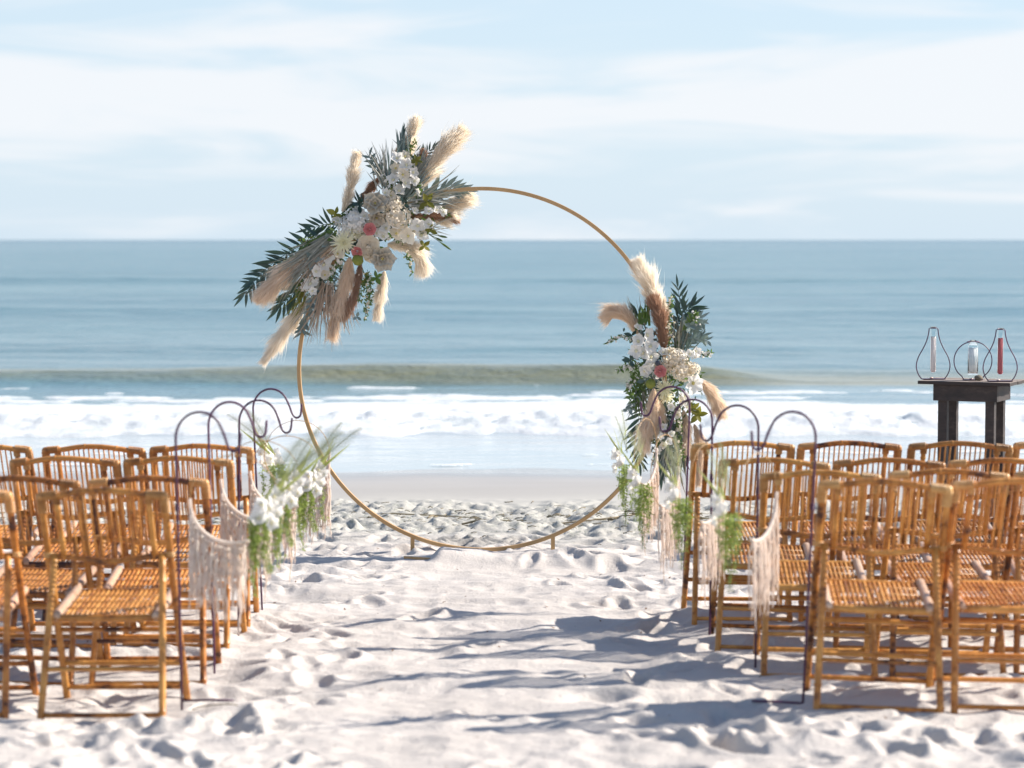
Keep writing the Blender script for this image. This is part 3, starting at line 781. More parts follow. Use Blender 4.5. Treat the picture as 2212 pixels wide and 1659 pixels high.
def blades(base, dirs, parent, name, mat, count, spread, L, W=0.0045, seed=0, curl=0.25, base_r=0.02):
    r = random.Random(seed); mb = MB(); base = Vector(base); d0 = Vector(dirs).normalized()
    for k in range(count):
        d = (d0 + V(r.gauss(0, spread), r.gauss(0, spread * 0.5), r.gauss(0, spread))).normalized()
        b = base + V(r.gauss(0, base_r), r.gauss(0, base_r * 0.6), r.gauss(0, base_r))
        ln = L * r.uniform(0.55, 1.1); bend = r.gauss(0, curl)
        sdv = d.cross(V(0, -1, 0)).normalized()
        pts = [b + d * ln * t + sdv * bend * ln * t * t * 0.6 + V(0, 0, -0.10 * ln * t * t) for t in (0, .25, .5, .75, 1)]
        nrm = V(r.uniform(-1, 1), -1, r.uniform(-1, 1)).normalized(); w0 = W * 1.35 * r.uniform(0.6, 1.3)
        vs = []
        for i, p in enumerate(pts):
            w = w0 * (0.7, 1, 0.9, 0.6, 0.08)[i] / 2; s2 = (pts[min(i + 1, 4)] - pts[max(i - 1, 0)]).cross(nrm).normalized()
            vs += [p - s2 * w, p + s2 * w]
        mb.add(vs, [(i * 2, i * 2 + 1, i * 2 + 3, i * 2 + 2) for i in range(4)])
    return mb.build(name, mat, parent)

def petal_mesh(name, mat, W=0.75, bend=0.15, cup=0.25, shape=1.15, tipw=0.18, n=6):
    """unit petal along +X, facing +Z"""
    vs = []; fs = []; cols = 5
    for i in range(n + 1):
        t = i / n; w = W / 2 * (math.sin(math.pi * min(1, 0.10 + 0.86 * t ** shape)) ** 0.8 + tipw * t)
        for j in range(cols):
            s = j / (cols - 1) * 2 - 1
            rag = 0.02 * math.sin(j * 2.3 + i * 1.7)
            vs.append((t - 0.12 * s * s * (t ** 3) + rag * t, s * w, bend * t * t + cup * w * s * s * 1.6 - 0.05 * math.sin(t * 6 + s * 3) * t))
    for i in range(n):
        for j in range(cols - 1):
            a = i * cols + j; fs.append((a, a + 1, a + cols + 1, a + cols))
    return MB().add(vs, fs).mesh(name, mat)
PET = {"white": petal_mesh("petal", "white_petal"), "cream": petal_mesh("petal", "cream_petal", 0.8, 0.2),
       "succ": petal_mesh("petal", "succulent_petal", 0.86, 0.10, 0.40, 1.2, 0.02), "mag": petal_mesh("petal", "white_petal", 0.62, 0.1, 0.4, 1.3, 0.04)}
_center = MB().blob((0, 0, 0.03), 0.16, 0.1, 7, 5).mesh("flower_center", "flower_center")
_lip = MB().blob((0, 0, 0.10), 0.22, 0.25, 7, 5, (1, 0.7, 0.8)).mesh("lip", "mum_petal")
def face(nrm, roll=0.0):
    z = Vector(nrm).normalized(); x = V(1, 0, 0) if abs(z.x) < 0.9 else V(0, 0, 1)
    return (basis(x - z * x.dot(z), z) @ Matrix.Rotation(roll, 3, 'Z')).to_4x4()
def jit(a=0.5): return V(rd.uniform(-a, a) + 0.38, -1, rd.uniform(-a, a) * 0.8 + 0.30)
def blossom(c, r, parent, kind="white", name="orchid", nrm=None, petals=5):
    M0 = Matrix.Translation(c) @ face(nrm or jit(0.55), rd.uniform(0, 6.28)) @ Matrix.Scale(r, 4)
    o = put(name, _lip if kind == "white" else _center, parent, M0)
    for k in range(petals):
        a = 2 * math.pi * k / petals + rd.uniform(-.12, .12); sc = (1.0 if k % 2 == 0 else 0.9) * rd.uniform(0.9, 1.08)
        put("petal", PET[kind], o, Matrix.Rotation(a, 4, 'Z') @ Matrix.Translation((0.05, 0, 0.02 * (k % 2))) @ Matrix.Rotation(-rd.uniform(0.05, 0.5), 4, 'Y') @ Matrix.Diagonal((sc, sc * rd.uniform(0.9, 1.1), sc, 1)))
    return o
def succulent(c, r, parent, nrm=None):
    o = put("succulent", _center, parent, Matrix.Translation(c) @ face(nrm or jit(0.25), rd.uniform(0, 6)) @ Matrix.Scale(r, 4))
    for (n, s, tilt, ph) in ((6, 1.05, 0.08, 0), (4, 0.72, 0.55, 0.4), (3, 0.5, 1.0, 0.1)):
        for k in range(n):
            put("petal", PET["succ"], o, Matrix.Rotation(2 * math.pi * k / n + ph + rd.uniform(-.1, .1), 4, 'Z') @ Matrix.Rotation(-tilt, 4, 'Y') @ Matrix.Scale(s * rd.uniform(0.92, 1.05), 4))
    return o
def head_mesh(name, mat, florets, fr, seed, squash=0.75, petals=4):
    """round flower head: many small florets on a dome, unit radius"""
    r = random.Random(seed); mb = MB()
    mb.blob((0, 0, 0), 0.62, 0.1, 10, 7)
    for k in range(florets):
        z = 1 - 1.35 * (k + 0.5) / florets; a = k * 2.399963
        q = math.sqrt(max(0, 1 - z * z)); nr = V(q * math.cos(a), q * math.sin(a), z); c = V(nr.x, nr.y, nr.z * squash) * r.uniform(0.78, 1.02)
        nr = (nr + V(r.uniform(-.3, .3), r.uniform(-.3, .3), r.uniform(-.3, .3))).normalized(); d, u, v = ortho(nr)
        ph = r.random() * 6
        for j in range(petals):
            b = ph + 2 * math.pi * j / petals; dr = u * math.cos(b) + v * math.sin(b)
            mb.leaf(c, dr + nr * 0.35, nr, fr * r.uniform(0.85, 1.15), fr * 0.95, 3, 0.1, 0.2, 0.2, 0.9)
    return mb.mesh(name, mat)
HYD = [head_mesh("hydrangea", "cream_petal", 46, 0.25, 1), head_mesh("hydrangea", "white_petal", 42, 0.27, 2)]
def mum_mesh(seed, mat="mum_petal"):
    r = random.Random(seed); mb = MB()
    for (n, L, el_, W) in ((20, 1.0, 5, 0.13), (18, 0.88, 22, 0.13), (16, 0.68, 42, 0.12), (12, 0.48, 62, 0.10)):
        for k in range(n):
            a = 2 * math.pi * (k + r.random() * 0.6) / n; e = R(el_ + r.uniform(-8, 8))
            d = V(math.cos(a) * math.cos(e), math.sin(a) * math.cos(e), math.sin(e))
            mb.leaf((0, 0, 0.05), d, V(0, 0, 1), L * r.uniform(0.8, 1.08), W, 4, 0.14, 0.5, 0.3, 1.0)
    mb.blob((0, 0, 0.1), 0.2, 0.1, 8, 5)
    return mb.mesh("chrysanthemum", mat)
MUM = mum_mesh(3)
def rose_mesh(mat, seed=4, turns=5, name="rose"):
    r = random.Random(seed); mb = MB()
    for L in range(turns):
        rad = 0.07 + 0.93 * ((L + 0.3) / turns) ** 1.25; hgt = 0.60; n = 3 + (L + 1) // 2
        for k in range(n):
            a0 = 2 * math.pi * k / n + L * 0.9; span = 2 * math.pi / n * 1.35; vs = []; fs = []
            for i in range(4):
                for j in range(6):
                    t = i / 3; a = a0 + span * (j / 5 - 0.5); q = rad * (0.55 + 0.45 * t + (0.16 * t * t if L > 1 else -0.1 * t)) * (1 + 0.05 * math.sin(j * 2 + L))
                    z = hgt * t * (1 - 0.25 * (j / 5 * 2 - 1) ** 2) - 0.42 * ((L + 0.0) / turns) ** 1.3 + (-0.06 * (t > 0.9) if L > 2 else 0)
                    vs.append((q * math.cos(a), q * math.sin(a), z))
            for i in range(3):
                for j in range(5): fs.append((i * 6 + j, i * 6 + j + 1, i * 6 + j + 7, i * 6 + j + 6))
            mb.add(vs, fs)
    mb.blob((0, 0, 0.34), 0.20, 0.35, 9, 6)
    return mb.mesh(name, mat)
ROSE = rose_mesh("pink_petal", 4, 7); PEONY = rose_mesh("cream_petal", 8, 8, "peony")
def flowerhead(c, r, me, name, parent, nrm=None):
    return put(name, me, parent, Matrix.Translation(c) @ face(nrm or jit(0.3), rd.uniform(0, 6)) @ Matrix.Scale(r, 4))
_ovate = {k: MB().leaf((0, 0, 0), (1, 0, 0), (0, 0, 1), 1.0, 0.55, 6, 0.15, 0.25, 0.03, 0.85).mesh("leaf", k) for k in ("olive_leaf", "green_leaf", "sage_leaf", "palm_green")}
def leaves(c, r, mat, parent, n=4, name="leaf_sprig", spread=6.28, a0=0.0):
    o = put(name, MB().tube([V(0, 0.02, 0), V(0, 0, 0)], 0.0025, 5).mesh(name, mat), parent, Matrix.Translation(c))
    for k in range(n):
        a = a0 + spread * (k + rd.uniform(-.2, .2)) / n
        d = V(math.cos(a), rd.uniform(-0.5, 0.1), math.sin(a))
        put("leaf", _ovate[mat], o, basis(d, jit(0.6)).to_4x4() @ Matrix.Scale(r * rd.uniform(0.8, 1.15), 4))
    return o
def sprig(path, parent, name="flower_spray", mat="white_petal", n=18, r=0.011, spread=0.022, stem="green_leaf", seed=0, lr=0.0, lmat=None):
    q = random.Random(seed); pts = crom(path, 6)
    o = MB().tube(pts, 0.0016, 4).build(name, stem, parent); mb = MB(); ml = MB()
    for k in range(n):
        t = 0.12 + 0.88 * (k + q.random()) / n; f = min(t, 0.999) * (len(pts) - 1); i = int(f); p = pts[i].lerp(pts[min(i + 1, len(pts) - 1)], f - i)
        c = p + V(q.gauss(0, spread), q.gauss(0, spread) - 0.01, q.gauss(0, spread)) * (1.1 - 0.6 * t)
        nr = V(q.uniform(-.8, .8), -1, q.uniform(-.6, .8)).normalized(); d, u, v = ortho(nr); ph = q.random() * 6; rr = r * q.uniform(0.6, 1.2)
        for j in range(4):
            b = ph + math.pi / 2 * j; dr = u * math.cos(b) + v * math.sin(b)
            mb.leaf(c, dr + nr * 0.5, nr, rr, rr * 0.9, 3, 0.1, 0.2, 0.2, 0.9)
        o2 = p.lerp(c, 1.0); mb_ = (c - p)
        if lr:
            for j in range(2):
                d = V(q.uniform(-1, 1), q.uniform(-.6, .2), q.uniform(-1, 1)); ml.leaf(p, d, V(q.uniform(-.5, .5), -1, q.uniform(-.5, .5)), lr * q.uniform(0.7, 1.2), lr * 0.3, 4, 0.15, 0.2, 0.03, 0.8)
    mb.build("small_blossoms", mat, o)
    if lr: ml.build("small_leaves", lmat or "sage_leaf", o)
    return o
def leafy(path, parent, name, mat, n=16, L=0.05, W=0.017, seed=0):
    q = random.Random(seed); pts = crom(path, 6); mb = MB().tube(pts, 0.0016, 4)
    for k in range(n):
        t = 0.1 + 0.9 * (k + 0.5) / n; f = min(t, .999) * (len(pts) - 1); i = int(f); p = pts[i].lerp(pts[i + 1], f - i); tg = (pts[i + 1] - pts[i]).normalized()
        sdv = tg.cross(V(0, -1, 0)).normalized() * (1 if k % 2 else -1)
        d = tg * q.uniform(0.3, 1.1) + sdv * q.uniform(0.5, 1.2) + V(0, q.uniform(-.7, .4), 0)
        mb.leaf(p, d, V(q.uniform(-.7, .7), -1, q.uniform(-.7, .7)), L * q.uniform(0.7, 1.2), W * q.uniform(0.8, 1.2), 4, q.uniform(-.2, .2), 0.25, 0.03, 0.8)
    return mb.build(name, mat, parent)
def filler(centers, parent, mat, count, rad, L, seed):
    q = random.Random(seed); mb = MB()
    for k in range(count):
        i = q.randrange(len(centers) - 1); c = Vector(centers[i]).lerp(Vector(centers[i + 1]), q.random()) + V(q.gauss(0, rad), q.gauss(0.01, rad * 0.35), q.gauss(0, rad))
        d = V(q.gauss(0, 1), q.gauss(-.2, .5), q.gauss(0, 1)).normalized()
        mb.leaf(c, d, V(q.uniform(-.8, .8), -1, q.uniform(-.8, .8)), L * q.uniform(0.5, 1.3), L * 0.28 * q.uniform(0.7, 1.3), 4, q.uniform(-.2, .2), 0.2, 0.03, 0.8)
    return mb.build("filler_foliage", mat, parent, stuff=True)

# ------------------------------------------------------------------ upper left arrangement
A0 = P(505 + 880 / 2.946, 233 + 780 / 2.946, HY)
arr = empty("floral_arrangement", A0, label="large pampas, palm and white flower arrangement across the upper left of the golden hoop", cat="floral arrangement")
def B(zx, zy, dy=0.0): return P(505 + zx / 2.946, 233 + zy / 2.946, HY + dy) - A0
ZP = K / 2.946                                   # metres per unit of that layout
def plume(pts, w, mat, dy, seed, hairs=3000, BF=None, par=None):
    BF = BF or B
    return pampas([BF(x, y, dy + 0.02 * math.sin(i + seed)) for i, (x, y) in enumerate(pts)], w * ZP * 1.22, "pampas_plume", mat, par or arr, int(hairs * 1.5), seed)
plume([(1080, 420), (1110, 280), (1135, 160), (1165, 60)], 105, "pampas_cream", 0.04, 1)
plume([(1115, 590), (1200, 450), (1300, 320), (1390, 215), (1455, 145)], 150, "pampas_cream", 0.02, 2, 5500)
plume([(690, 660), (735, 540), (760, 400), (785, 285)], 95, "pampas_cream", 0.06, 3, 3200)
plume([(560, 900), (400, 990), (290, 1090), (150, 1220)], 150, "pampas_beige", -0.03, 4, 5500)
plume([(490, 1210), (400, 1320), (310, 1440), (190, 1620)], 115, "pampas_cream", 0.02, 5, 4200)
plume([(740, 950), (720, 1070), (670, 1240), (620, 1460)], 125, "pampas_beige", -0.06, 6, 4600)
plume([(960, 1040), (940, 1150), (910, 1345)], 90, "pampas_cream", 0.05, 7, 3200)
plume([(980, 870), (1090, 880), (1170, 930), (1215, 1060)], 130, "pampas_cream", 0.02, 8, 4200)
plume([(1280, 650), (1400, 615), (1515, 560)], 135, "pampas_cream", 0.14, 9, 3600)
plume([(810, 960), (790, 1110), (745, 1250), (700, 1340)], 72, "pampas_brown", -0.03, 10, 3200)
plume([(1080, 690), (1200, 690), (1320, 685), (1430, 715)], 70, "pampas_brown", 0.03, 11, 3000)
plume([(960, 420), (880, 500), (800, 610)], 62, "pampas_brown", 0.07, 12, 2400)
plume([(1220, 420), (1215, 340), (1200, 270)], 60, "pampas_brown", 0.03, 13, 1500)
plume([(1000, 470), (1030, 340), (1060, 240)], 70, "pampas_beige", 0.07, 14, 1800)
plume([(1250, 700), (1340, 720), (1420, 690)], 80, "pampas_cream", 0.06, 15, 1800)
frond([B(640, 800, 0.05), B(480, 850, 0.06), B(300, 950, 0.06), B(170, 1060, 0.06), B(70, 1180, 0.05)], 0.14, arr, n=15, ang=58, droop=0.12)
frond([B(560, 900, 0.07), B(400, 960, 0.08), B(250, 1040, 0.08), B(110, 1130, 0.08)], 0.13, arr, n=10, ang=66, droop=0.0)
frond([B(480, 1080, 0.05), B(390, 1170, 0.05), B(290, 1270, 0.05)], 0.15, arr, n=8, ang=52, droop=0.25)
frond([B(690, 760, 0.06), B(600, 740, 0.06), B(480, 770, 0.07)], 0.12, arr, n=8, ang=60)
frond([B(1040, 640, 0.06), B(1200, 560, 0.07), B(1340, 510, 0.07), B(1460, 520, 0.07)], 0.12, arr, n=12, ang=62, mat="sage_leaf", name="sage_frond")
frond([B(1120, 430, 0.08), B(1190, 330, 0.09), B(1270, 250, 0.09)], 0.09, arr, n=8, ang=50)
frond([B(1000, 600, 0.08), B(1150, 580, 0.08), B(1300, 560, 0.08)], 0.10, arr, n=8, ang=60)
frond([B(1060, 300, 0.06), B(1065, 220, 0.06), B(1078, 150, 0.06)], 0.07, arr, n=6, ang=22)
frond([B(840, 640, 0.05), B(790, 600, 0.05), B(730, 640, 0.06)], 0.09, arr, n=6, ang=50)
for i, (x, y, dx, dz, cnt, spr, L, W, mt) in enumerate((
        (620, 830, -1.0, -0.72, 80, 0.10, 0.40, 0.007, "dried_blade"), (640, 880, -1.0, -0.85, 30, 0.14, 0.34, 0.006, "straw_blade"),
        (620, 810, -1.0, -0.45, 22, 0.10, 0.30, 0.006, "green_leaf"),
        (960, 500, -0.22, 1.0, 34, 0.24, 0.30, 0.006, "dried_blade"), (980, 520, -0.05, 1.0, 18, 0.16, 0.33, 0.007, "sage_leaf"),
        (1130, 480, 0.35, 1.0, 30, 0.20, 0.28, 0.006, "dried_blade"), (1100, 560, 0.60, 1.0, 26, 0.16, 0.33, 0.006, "sage_leaf"),
        (1120, 620, 1.0, 0.30, 34, 0.16, 0.34, 0.007, "dried_blade"), (1160, 600, 1.0, 0.55, 22, 0.18, 0.28, 0.006, "sage_leaf"),
        (600, 1120, -0.15, -1.0, 26, 0.16, 0.34, 0.007, "straw_blade"), (560, 1100, -0.35, -1.0, 30, 0.15, 0.32, 0.006, "dried_blade"),
        (690, 1180, 0.05, -1.0, 22, 0.12, 0.24, 0.006, "straw_blade"), (480, 1150, -0.7, -1.0, 18, 0.15, 0.22, 0.005, "olive_leaf"),
        (1200, 780, 1.0, 0.05, 14, 0.25, 0.18, 0.004, "dried_blade"), (1075, 330, -0.05, 1.0, 16, 0.06, 0.20, 0.009, "sage_leaf"))):
    blades(B(x, y, (-0.085, -0.075, -0.05, -0.03, -0.03, -0.04, -0.02, -0.06, -0.02, -0.07, -0.03, -0.04, -0.02, -0.03, -0.0)[i]), (dx, 0, dz), arr, "dried_palm_fan" if mt != "sage_leaf" else "sage_grass", mt, cnt, spr, L, W, seed=100 + i)
axis = [B(500, 1150), B(620, 950), B(780, 820), B(950, 720), B(1060, 560), B(1110, 380)]
filler(axis, arr, "sage_leaf", 420, 0.045, 0.055, 1)
filler(axis, arr, "palm_green", 420, 0.05, 0.05, 2)
filler([B(640, 900), B(780, 820), B(950, 720), B(1080, 700), B(1230, 720)], arr, "green_leaf", 220, 0.05, 0.05, 3)
for i, pth in enumerate(([(620, 1080), (570, 1180), (520, 1300)], [(640, 1100), (640, 1200), (600, 1290)], [(560, 1120), (500, 1220), (470, 1330)], [(650, 1020), (620, 1100), (590, 1180)],
                         [(450, 1320), (440, 1380), (435, 1430)], [(620, 800), (560, 850), (500, 960)], [(960, 430), (900, 370), (860, 300)])):
    leafy([B(x, y, -0.05) for x, y in pth], arr, "eucalyptus_stem", "sage_leaf", 12, 0.06, 0.018, seed=i)
# flowers
for (x, y, r_, k) in ((1040, 320, 42, 'white'), (1090, 310, 40, 'cream'), (1100, 365, 44, 'white'), (1030, 385, 40, 'cream'), (1075, 425, 46, 'cream'), (1140, 410, 40, 'white'),
                      (1015, 460, 46, 'white'), (1090, 480, 44, 'white'), (1150, 470, 38, 'white'), (1050, 530, 42, 'white'), (1000, 560, 36, 'cream'), (960, 540, 34, 'white'),
                      (1170, 750, 48, 'white'), (1190, 815, 50, 'white'), (1110, 815, 52, 'cream'), (1035, 800, 50, 'cream'), (970, 770, 46, 'white'), (950, 820, 44, 'white'),
                      (1130, 745, 40, 'white'), (1240, 740, 38, 'white'), (1070, 745, 42, 'white'), (1020, 745, 40, 'white'), (905, 800, 36, 'white'),
                      (600, 940, 52, 'white'), (570, 1000, 46, 'white'), (520, 1040, 40, 'white'), (580, 1065, 40, 'cream'), (485, 1120, 46, 'white'), (445, 1140, 36, 'white'), (500, 1165, 32, 'white'),
                      (1240, 660, 32, 'white'), (1290, 650, 28, 'white'), (1335, 665, 28, 'white'), (1150, 655, 26, 'white'), (640, 880, 42, 'cream'), (660, 930, 40, 'cream'),
                      (760, 690, 38, 'white'), (800, 660, 32, 'white'), (660, 720, 34, 'white'), (740, 740, 40, 'white'), (830, 690, 34, 'white')):
    blossom(B(x, y, -0.10 + rd.uniform(-0.02, 0.03)), r_ * ZP * 1.12, arr, k, "orchid" if k == 'white' else "cream_blossom")
for (x, y, r_, m_) in ((1040, 690, 82, 0), (1020, 620, 62, 0), (775, 740, 84, 1), (720, 770, 60, 1), (990, 600, 44, 1)):
    flowerhead(B(x, y, -0.09), r_ * ZP, HYD[m_], "hydrangea", arr)
flowerhead(B(700, 858, -0.14), 92 * ZP, MUM, "chrysanthemum", arr, V(-0.1, -1, 0.1))
flowerhead(B(775, 800, -0.11), 60 * ZP, MUM, "chrysanthemum", arr)
flowerhead(B(855, 880, -0.12), 72 * ZP, PEONY, "peony", arr, V(0.1, -1, -0.1))
flowerhead(B(880, 930, -0.11), 56 * ZP, PEONY, "peony", arr, V(0.1, -1, -0.4))
flowerhead(B(865, 772, -0.15), 40 * ZP, ROSE, "rose", arr, V(0.1, -1, 0.05))
flowerhead(B(784, 917, -0.14), 36 * ZP, ROSE, "rose", arr, V(-0.3, -1, -0.3))
succulent(B(900, 610, -0.13), 84 * ZP, arr, V(0.0, -1, 0.25)); succulent(B(910, 700, -0.10), 62 * ZP, arr, V(0, -1, -0.5)); succulent(B(945, 960, -0.14), 88 * ZP, arr, V(0.15, -1, -0.1))
put("moss_ball", MB().blob((0, 0, 0), 36 * ZP, 0.06, 14, 10).mesh("moss_ball", "moss_pod"), arr, Matrix.Translation(B(790, 968, -0.13)))
for (x, y, r_, mt, n_) in ((650, 675, 55, "olive_leaf", 4), (1165, 335, 45, "olive_leaf", 5), (1230, 600, 62, "olive_leaf", 4), (1210, 880, 50, "olive_leaf", 4), (1250, 780, 45, "olive_leaf", 3), (985, 545, 40, "olive_leaf", 4),
                           (905, 1080, 52, "green_leaf", 4), (800, 860, 55, "palm_green", 3), (600, 850, 60, "sage_leaf", 3), (800, 620, 50, "palm_green", 4), (500, 970, 60, "sage_leaf", 3), (1080, 620, 50, "palm_green", 3), (640, 810, 50, "green_leaf", 4), (785, 1330, 36, "sage_leaf", 3)):
    leaves(B(x, y, -0.09), r_ * ZP * 1.1, mt, arr, n_, a0=rd.uniform(0, 6))
for k, (x1, y1) in enumerate(((1360, 825), (1385, 905), (1330, 850))):     # green buds on stems
    p0 = B(1235, 800, -0.08); p1 = B(x1, y1, -0.09)
    MB().tube([p0, p0.lerp(p1, 0.5), p0.lerp(p1, 0.7), p0.lerp(p1, 0.9), p1], [0.002, 0.002, 0.007, 0.006, 0.001], 7).build("flower_bud", "green_leaf", arr)
for i, (pth, n_, mt, r_) in enumerate((([(820, 1020), (850, 1150), (835, 1340)], 34, "cream_petal", 0.010), ([(850, 1030), (870, 1130), (860, 1260)], 26, "white_petal", 0.010), ([(1080, 930), (1120, 970), (1135, 1055)], 12, "cream_petal", 0.010),
                                       ([(1090, 340), (1120, 270), (1160, 215)], 10, "olive_leaf", 0.009), ([(740, 700), (690, 690), (620, 740)], 20, "white_petal", 0.012), ([(860, 1060), (820, 1120), (800, 1230)], 14, "olive_leaf", 0.009),
                                       ([(1250, 640), (1320, 650), (1370, 690)], 16, "white_petal", 0.013), ([(470, 1080), (420, 1130), (400, 1200)], 16, "olive_leaf", 0.008), ([(520, 900), (480, 860), (420, 850)], 12, "olive_leaf", 0.01),
    ([(980, 600), (1000, 500), (960, 430)], 22, "white_petal", 0.014), ([(1060, 480), (1110, 400), (1150, 330)], 24, "white_petal", 0.014), ([(1150, 620), (1180, 540), (1160, 450)], 20, "white_petal", 0.013), ([(700, 960), (640, 1020), (600, 1120)], 26, "white_petal", 0.014),
    ([(560, 1040), (500, 1100), (430, 1160)], 24, "white_petal", 0.014), ([(880, 740), (960, 800), (1080, 850)], 26, "white_petal", 0.014), ([(820, 640), (740, 660), (660, 740)], 26, "white_petal", 0.014), ([(1120, 760), (1200, 790), (1270, 760)], 20, "cream_petal", 0.014))):
    sprig([B(x, y, -0.06) for x, y in pth], arr, n=n_, mat=mt, r=r_, spread=0.017, seed=i, lr=0.03, lmat="green_leaf")

# ------------------------------------------------------------------ right arrangement
A1 = P(1281.5 + 480 / 1.928 / 1.545, 543.7 + 800 / 2.979, HY)
arr2 = empty("floral_arrangement", A1, label="narrower hanging flower and pampas arrangement on the right side of the golden hoop", cat="floral arrangement")
def C(zx, zy, dy=0.0): return P(1281.5 + zx / 2.979, 543.7 + zy / 2.979, HY + dy) - A1
def pl2(pts, w, mat, dy, seed, hairs=3000): return plume(pts, w, mat, dy, seed, hairs, C, arr2)
pl2([(420, 400), (395, 290), (350, 180), (290, 65)], 150, "pampas_cream", 0.0, 21, 5000)
pl2([(455, 640), (450, 520), (420, 400), (385, 290)], 115, "pampas_brown", -0.04, 22, 4200)
pl2([(290, 530), (230, 430), (150, 380), (65, 425)], 120, "pampas_beige", 0.0, 23, 3600)
pl2([(650, 810), (740, 880), (790, 960), (825, 1055)], 110, "pampas_beige", 0.03, 24, 3400)
pl2([(390, 880), (380, 1000), (350, 1120), (320, 1260)], 125, "pampas_beige", -0.07, 25, 4200)
pl2([(420, 960), (430, 1060), (400, 1160)], 100, "pampas_beige", -0.05, 26, 2600)
pl2([(580, 1020), (600, 1140), (600, 1330)], 80, "pampas_beige", -0.02, 27, 2600)
pl2([(650, 1110), (690, 1250), (680, 1500)], 85, "pampas_beige", 0.04, 28, 3000)
pl2([(470, 520), (465, 400), (450, 300)], 60, "pampas_cream", 0.05, 29, 1500)
frond([C(530, 620, 0.05), C(545, 480, 0.06), C(560, 370, 0.06), C(545, 230, 0.06)], 0.11, arr2, n=9, ang=48, droop=0.05)
frond([C(560, 560, 0.04), C(590, 400, 0.05), C(640, 350, 0.05)], 0.13, arr2, n=8, ang=55, both=(1, -1), droop=0.1)
frond([C(330, 900, 0.05), C(310, 1050, 0.05), C(290, 1200, 0.05), C(300, 1360, 0.05)], 0.12, arr2, n=12, ang=70, both=(1, -1), droop=0.25)
frond([C(450, 1150, 0.04), C(445, 1300, 0.04), C(440, 1440, 0.04)], 0.13, arr2, n=10, ang=40, droop=0.2)
frond([C(560, 1150, 0.06), C(570, 1280, 0.06), C(580, 1360, 0.06)], 0.09, arr2, n=8, ang=45, droop=0.2)
frond([C(580, 640, 0.06), C(640, 560, 0.06), C(700, 540, 0.06)], 0.09, arr2, n=8, ang=55, mat="sage_leaf", name="sage_frond")
frond([C(520, 600, 0.02), C(600, 480, 0.02), C(680, 430, 0.02)], 0.10, arr2, n=9, ang=60, mat="sage_leaf", name="sage_frond", droop=0.2)
frond([C(330, 480, 0.05), C(300, 420, 0.05), C(270, 380, 0.05)], 0.08, arr2, n=5, ang=35)
for i, (x, y, dx, dz, cnt, spr, L, W, mt) in enumerate((
        (545, 640, 0.05, 1.0, 34, 0.16, 0.24, 0.007, "dried_blade"), (580, 640, 0.3, 1.0, 24, 0.16, 0.22, 0.006, "sage_leaf"), (300, 500, -0.35, 1.0, 16, 0.22, 0.22, 0.005, "dried_blade"),
        (370, 360, 0.0, 1.0, 12, 0.2, 0.14, 0.004, "dried_blade"), (500, 1150, 0.02, -1.0, 46, 0.13, 0.30, 0.007, "dried_blade"), (470, 1120, -0.1, -1.0, 30, 0.14, 0.26, 0.007, "sage_leaf"),
        (540, 1380, 0.0, -1.0, 10, 0.07, 0.20, 0.005, "straw_blade"), (660, 1300, 0.1, -1.0, 10, 0.05, 0.24, 0.004, "straw_blade"), (320, 480, 0.05, 1.0, 8, 0.10, 0.16, 0.014, "green_leaf"), (300, 900, -0.4, -1.0, 20, 0.25, 0.16, 0.006, "green_leaf"),
        (530, 1050, 0.1, -1, 24, 0.25, 0.22, 0.006, "sage_leaf"), (330, 880, -0.1, -1, 24, 0.25, 0.2, 0.006, "dried_blade"))):
    blades(C(x, y, 0.0), (dx, 0, dz), arr2, "dried_palm_fan" if mt != "sage_leaf" else "sage_grass", mt, cnt, spr, L, W, seed=200 + i)
axis = [C(340, 520), C(380, 700), C(430, 820), C(440, 1000), C(480, 1200), C(480, 1330)]
filler(axis, arr2, "sage_leaf", 330, 0.04, 0.05, 11); filler(axis, arr2, "palm_green", 330, 0.045, 0.045, 12)
filler([C(520, 600), C(560, 760), C(560, 950), C(520, 1150)], arr2, "green_leaf", 260, 0.045, 0.045, 13)
filler([C(280, 700), C(290, 850), C(300, 1000)], arr2, "green_leaf", 220, 0.03, 0.04, 14)
for i, pth in enumerate(([(300, 780), (250, 850), (230, 940)], [(280, 900), (250, 980), (220, 1030)], [(330, 820), (300, 880), (260, 1010)], [(600, 560), (680, 560), (740, 575)], [(430, 1050), (420, 1150), (400, 1230)], [(600, 480), (660, 450), (720, 470)], [(560, 520), (620, 470), (640, 400)])):
    leafy([C(x, y, -0.05) for x, y in pth], arr2, "eucalyptus_stem", "sage_leaf" if i % 2 else "green_leaf", 12, 0.045, 0.016, seed=20 + i)
for (x, y, r_, k) in ((345, 535, 52, 'white'), (290, 580, 50, 'white'), (365, 610, 52, 'white'), (275, 640, 48, 'white'), (320, 655, 50, 'white'), (370, 680, 54, 'white'), (345, 735, 50, 'white'), (330, 765, 46, 'white'), (285, 490, 30, 'white'),
                      (450, 650, 34, 'white'), (490, 640, 30, 'cream'), (660, 640, 34, 'white'), (620, 660, 30, 'white'), (400, 745, 34, 'cream'), (500, 1000, 30, 'white'), (560, 960, 34, 'cream'), (590, 930, 30, 'white'),
                      (430, 1190, 28, 'white'), (480, 1220, 28, 'white'), (450, 1250, 28, 'cream'), (500, 1170, 26, 'white'), (540, 1050, 28, 'cream'), (390, 800, 34, 'white'), (450, 1130, 28, 'white'), (600, 1000, 28, 'white')):
    blossom(C(x, y, -0.10 + rd.uniform(-0.02, 0.03)), r_ * ZP * 1.12, arr2, k, "orchid" if k == 'white' else "cream_blossom")
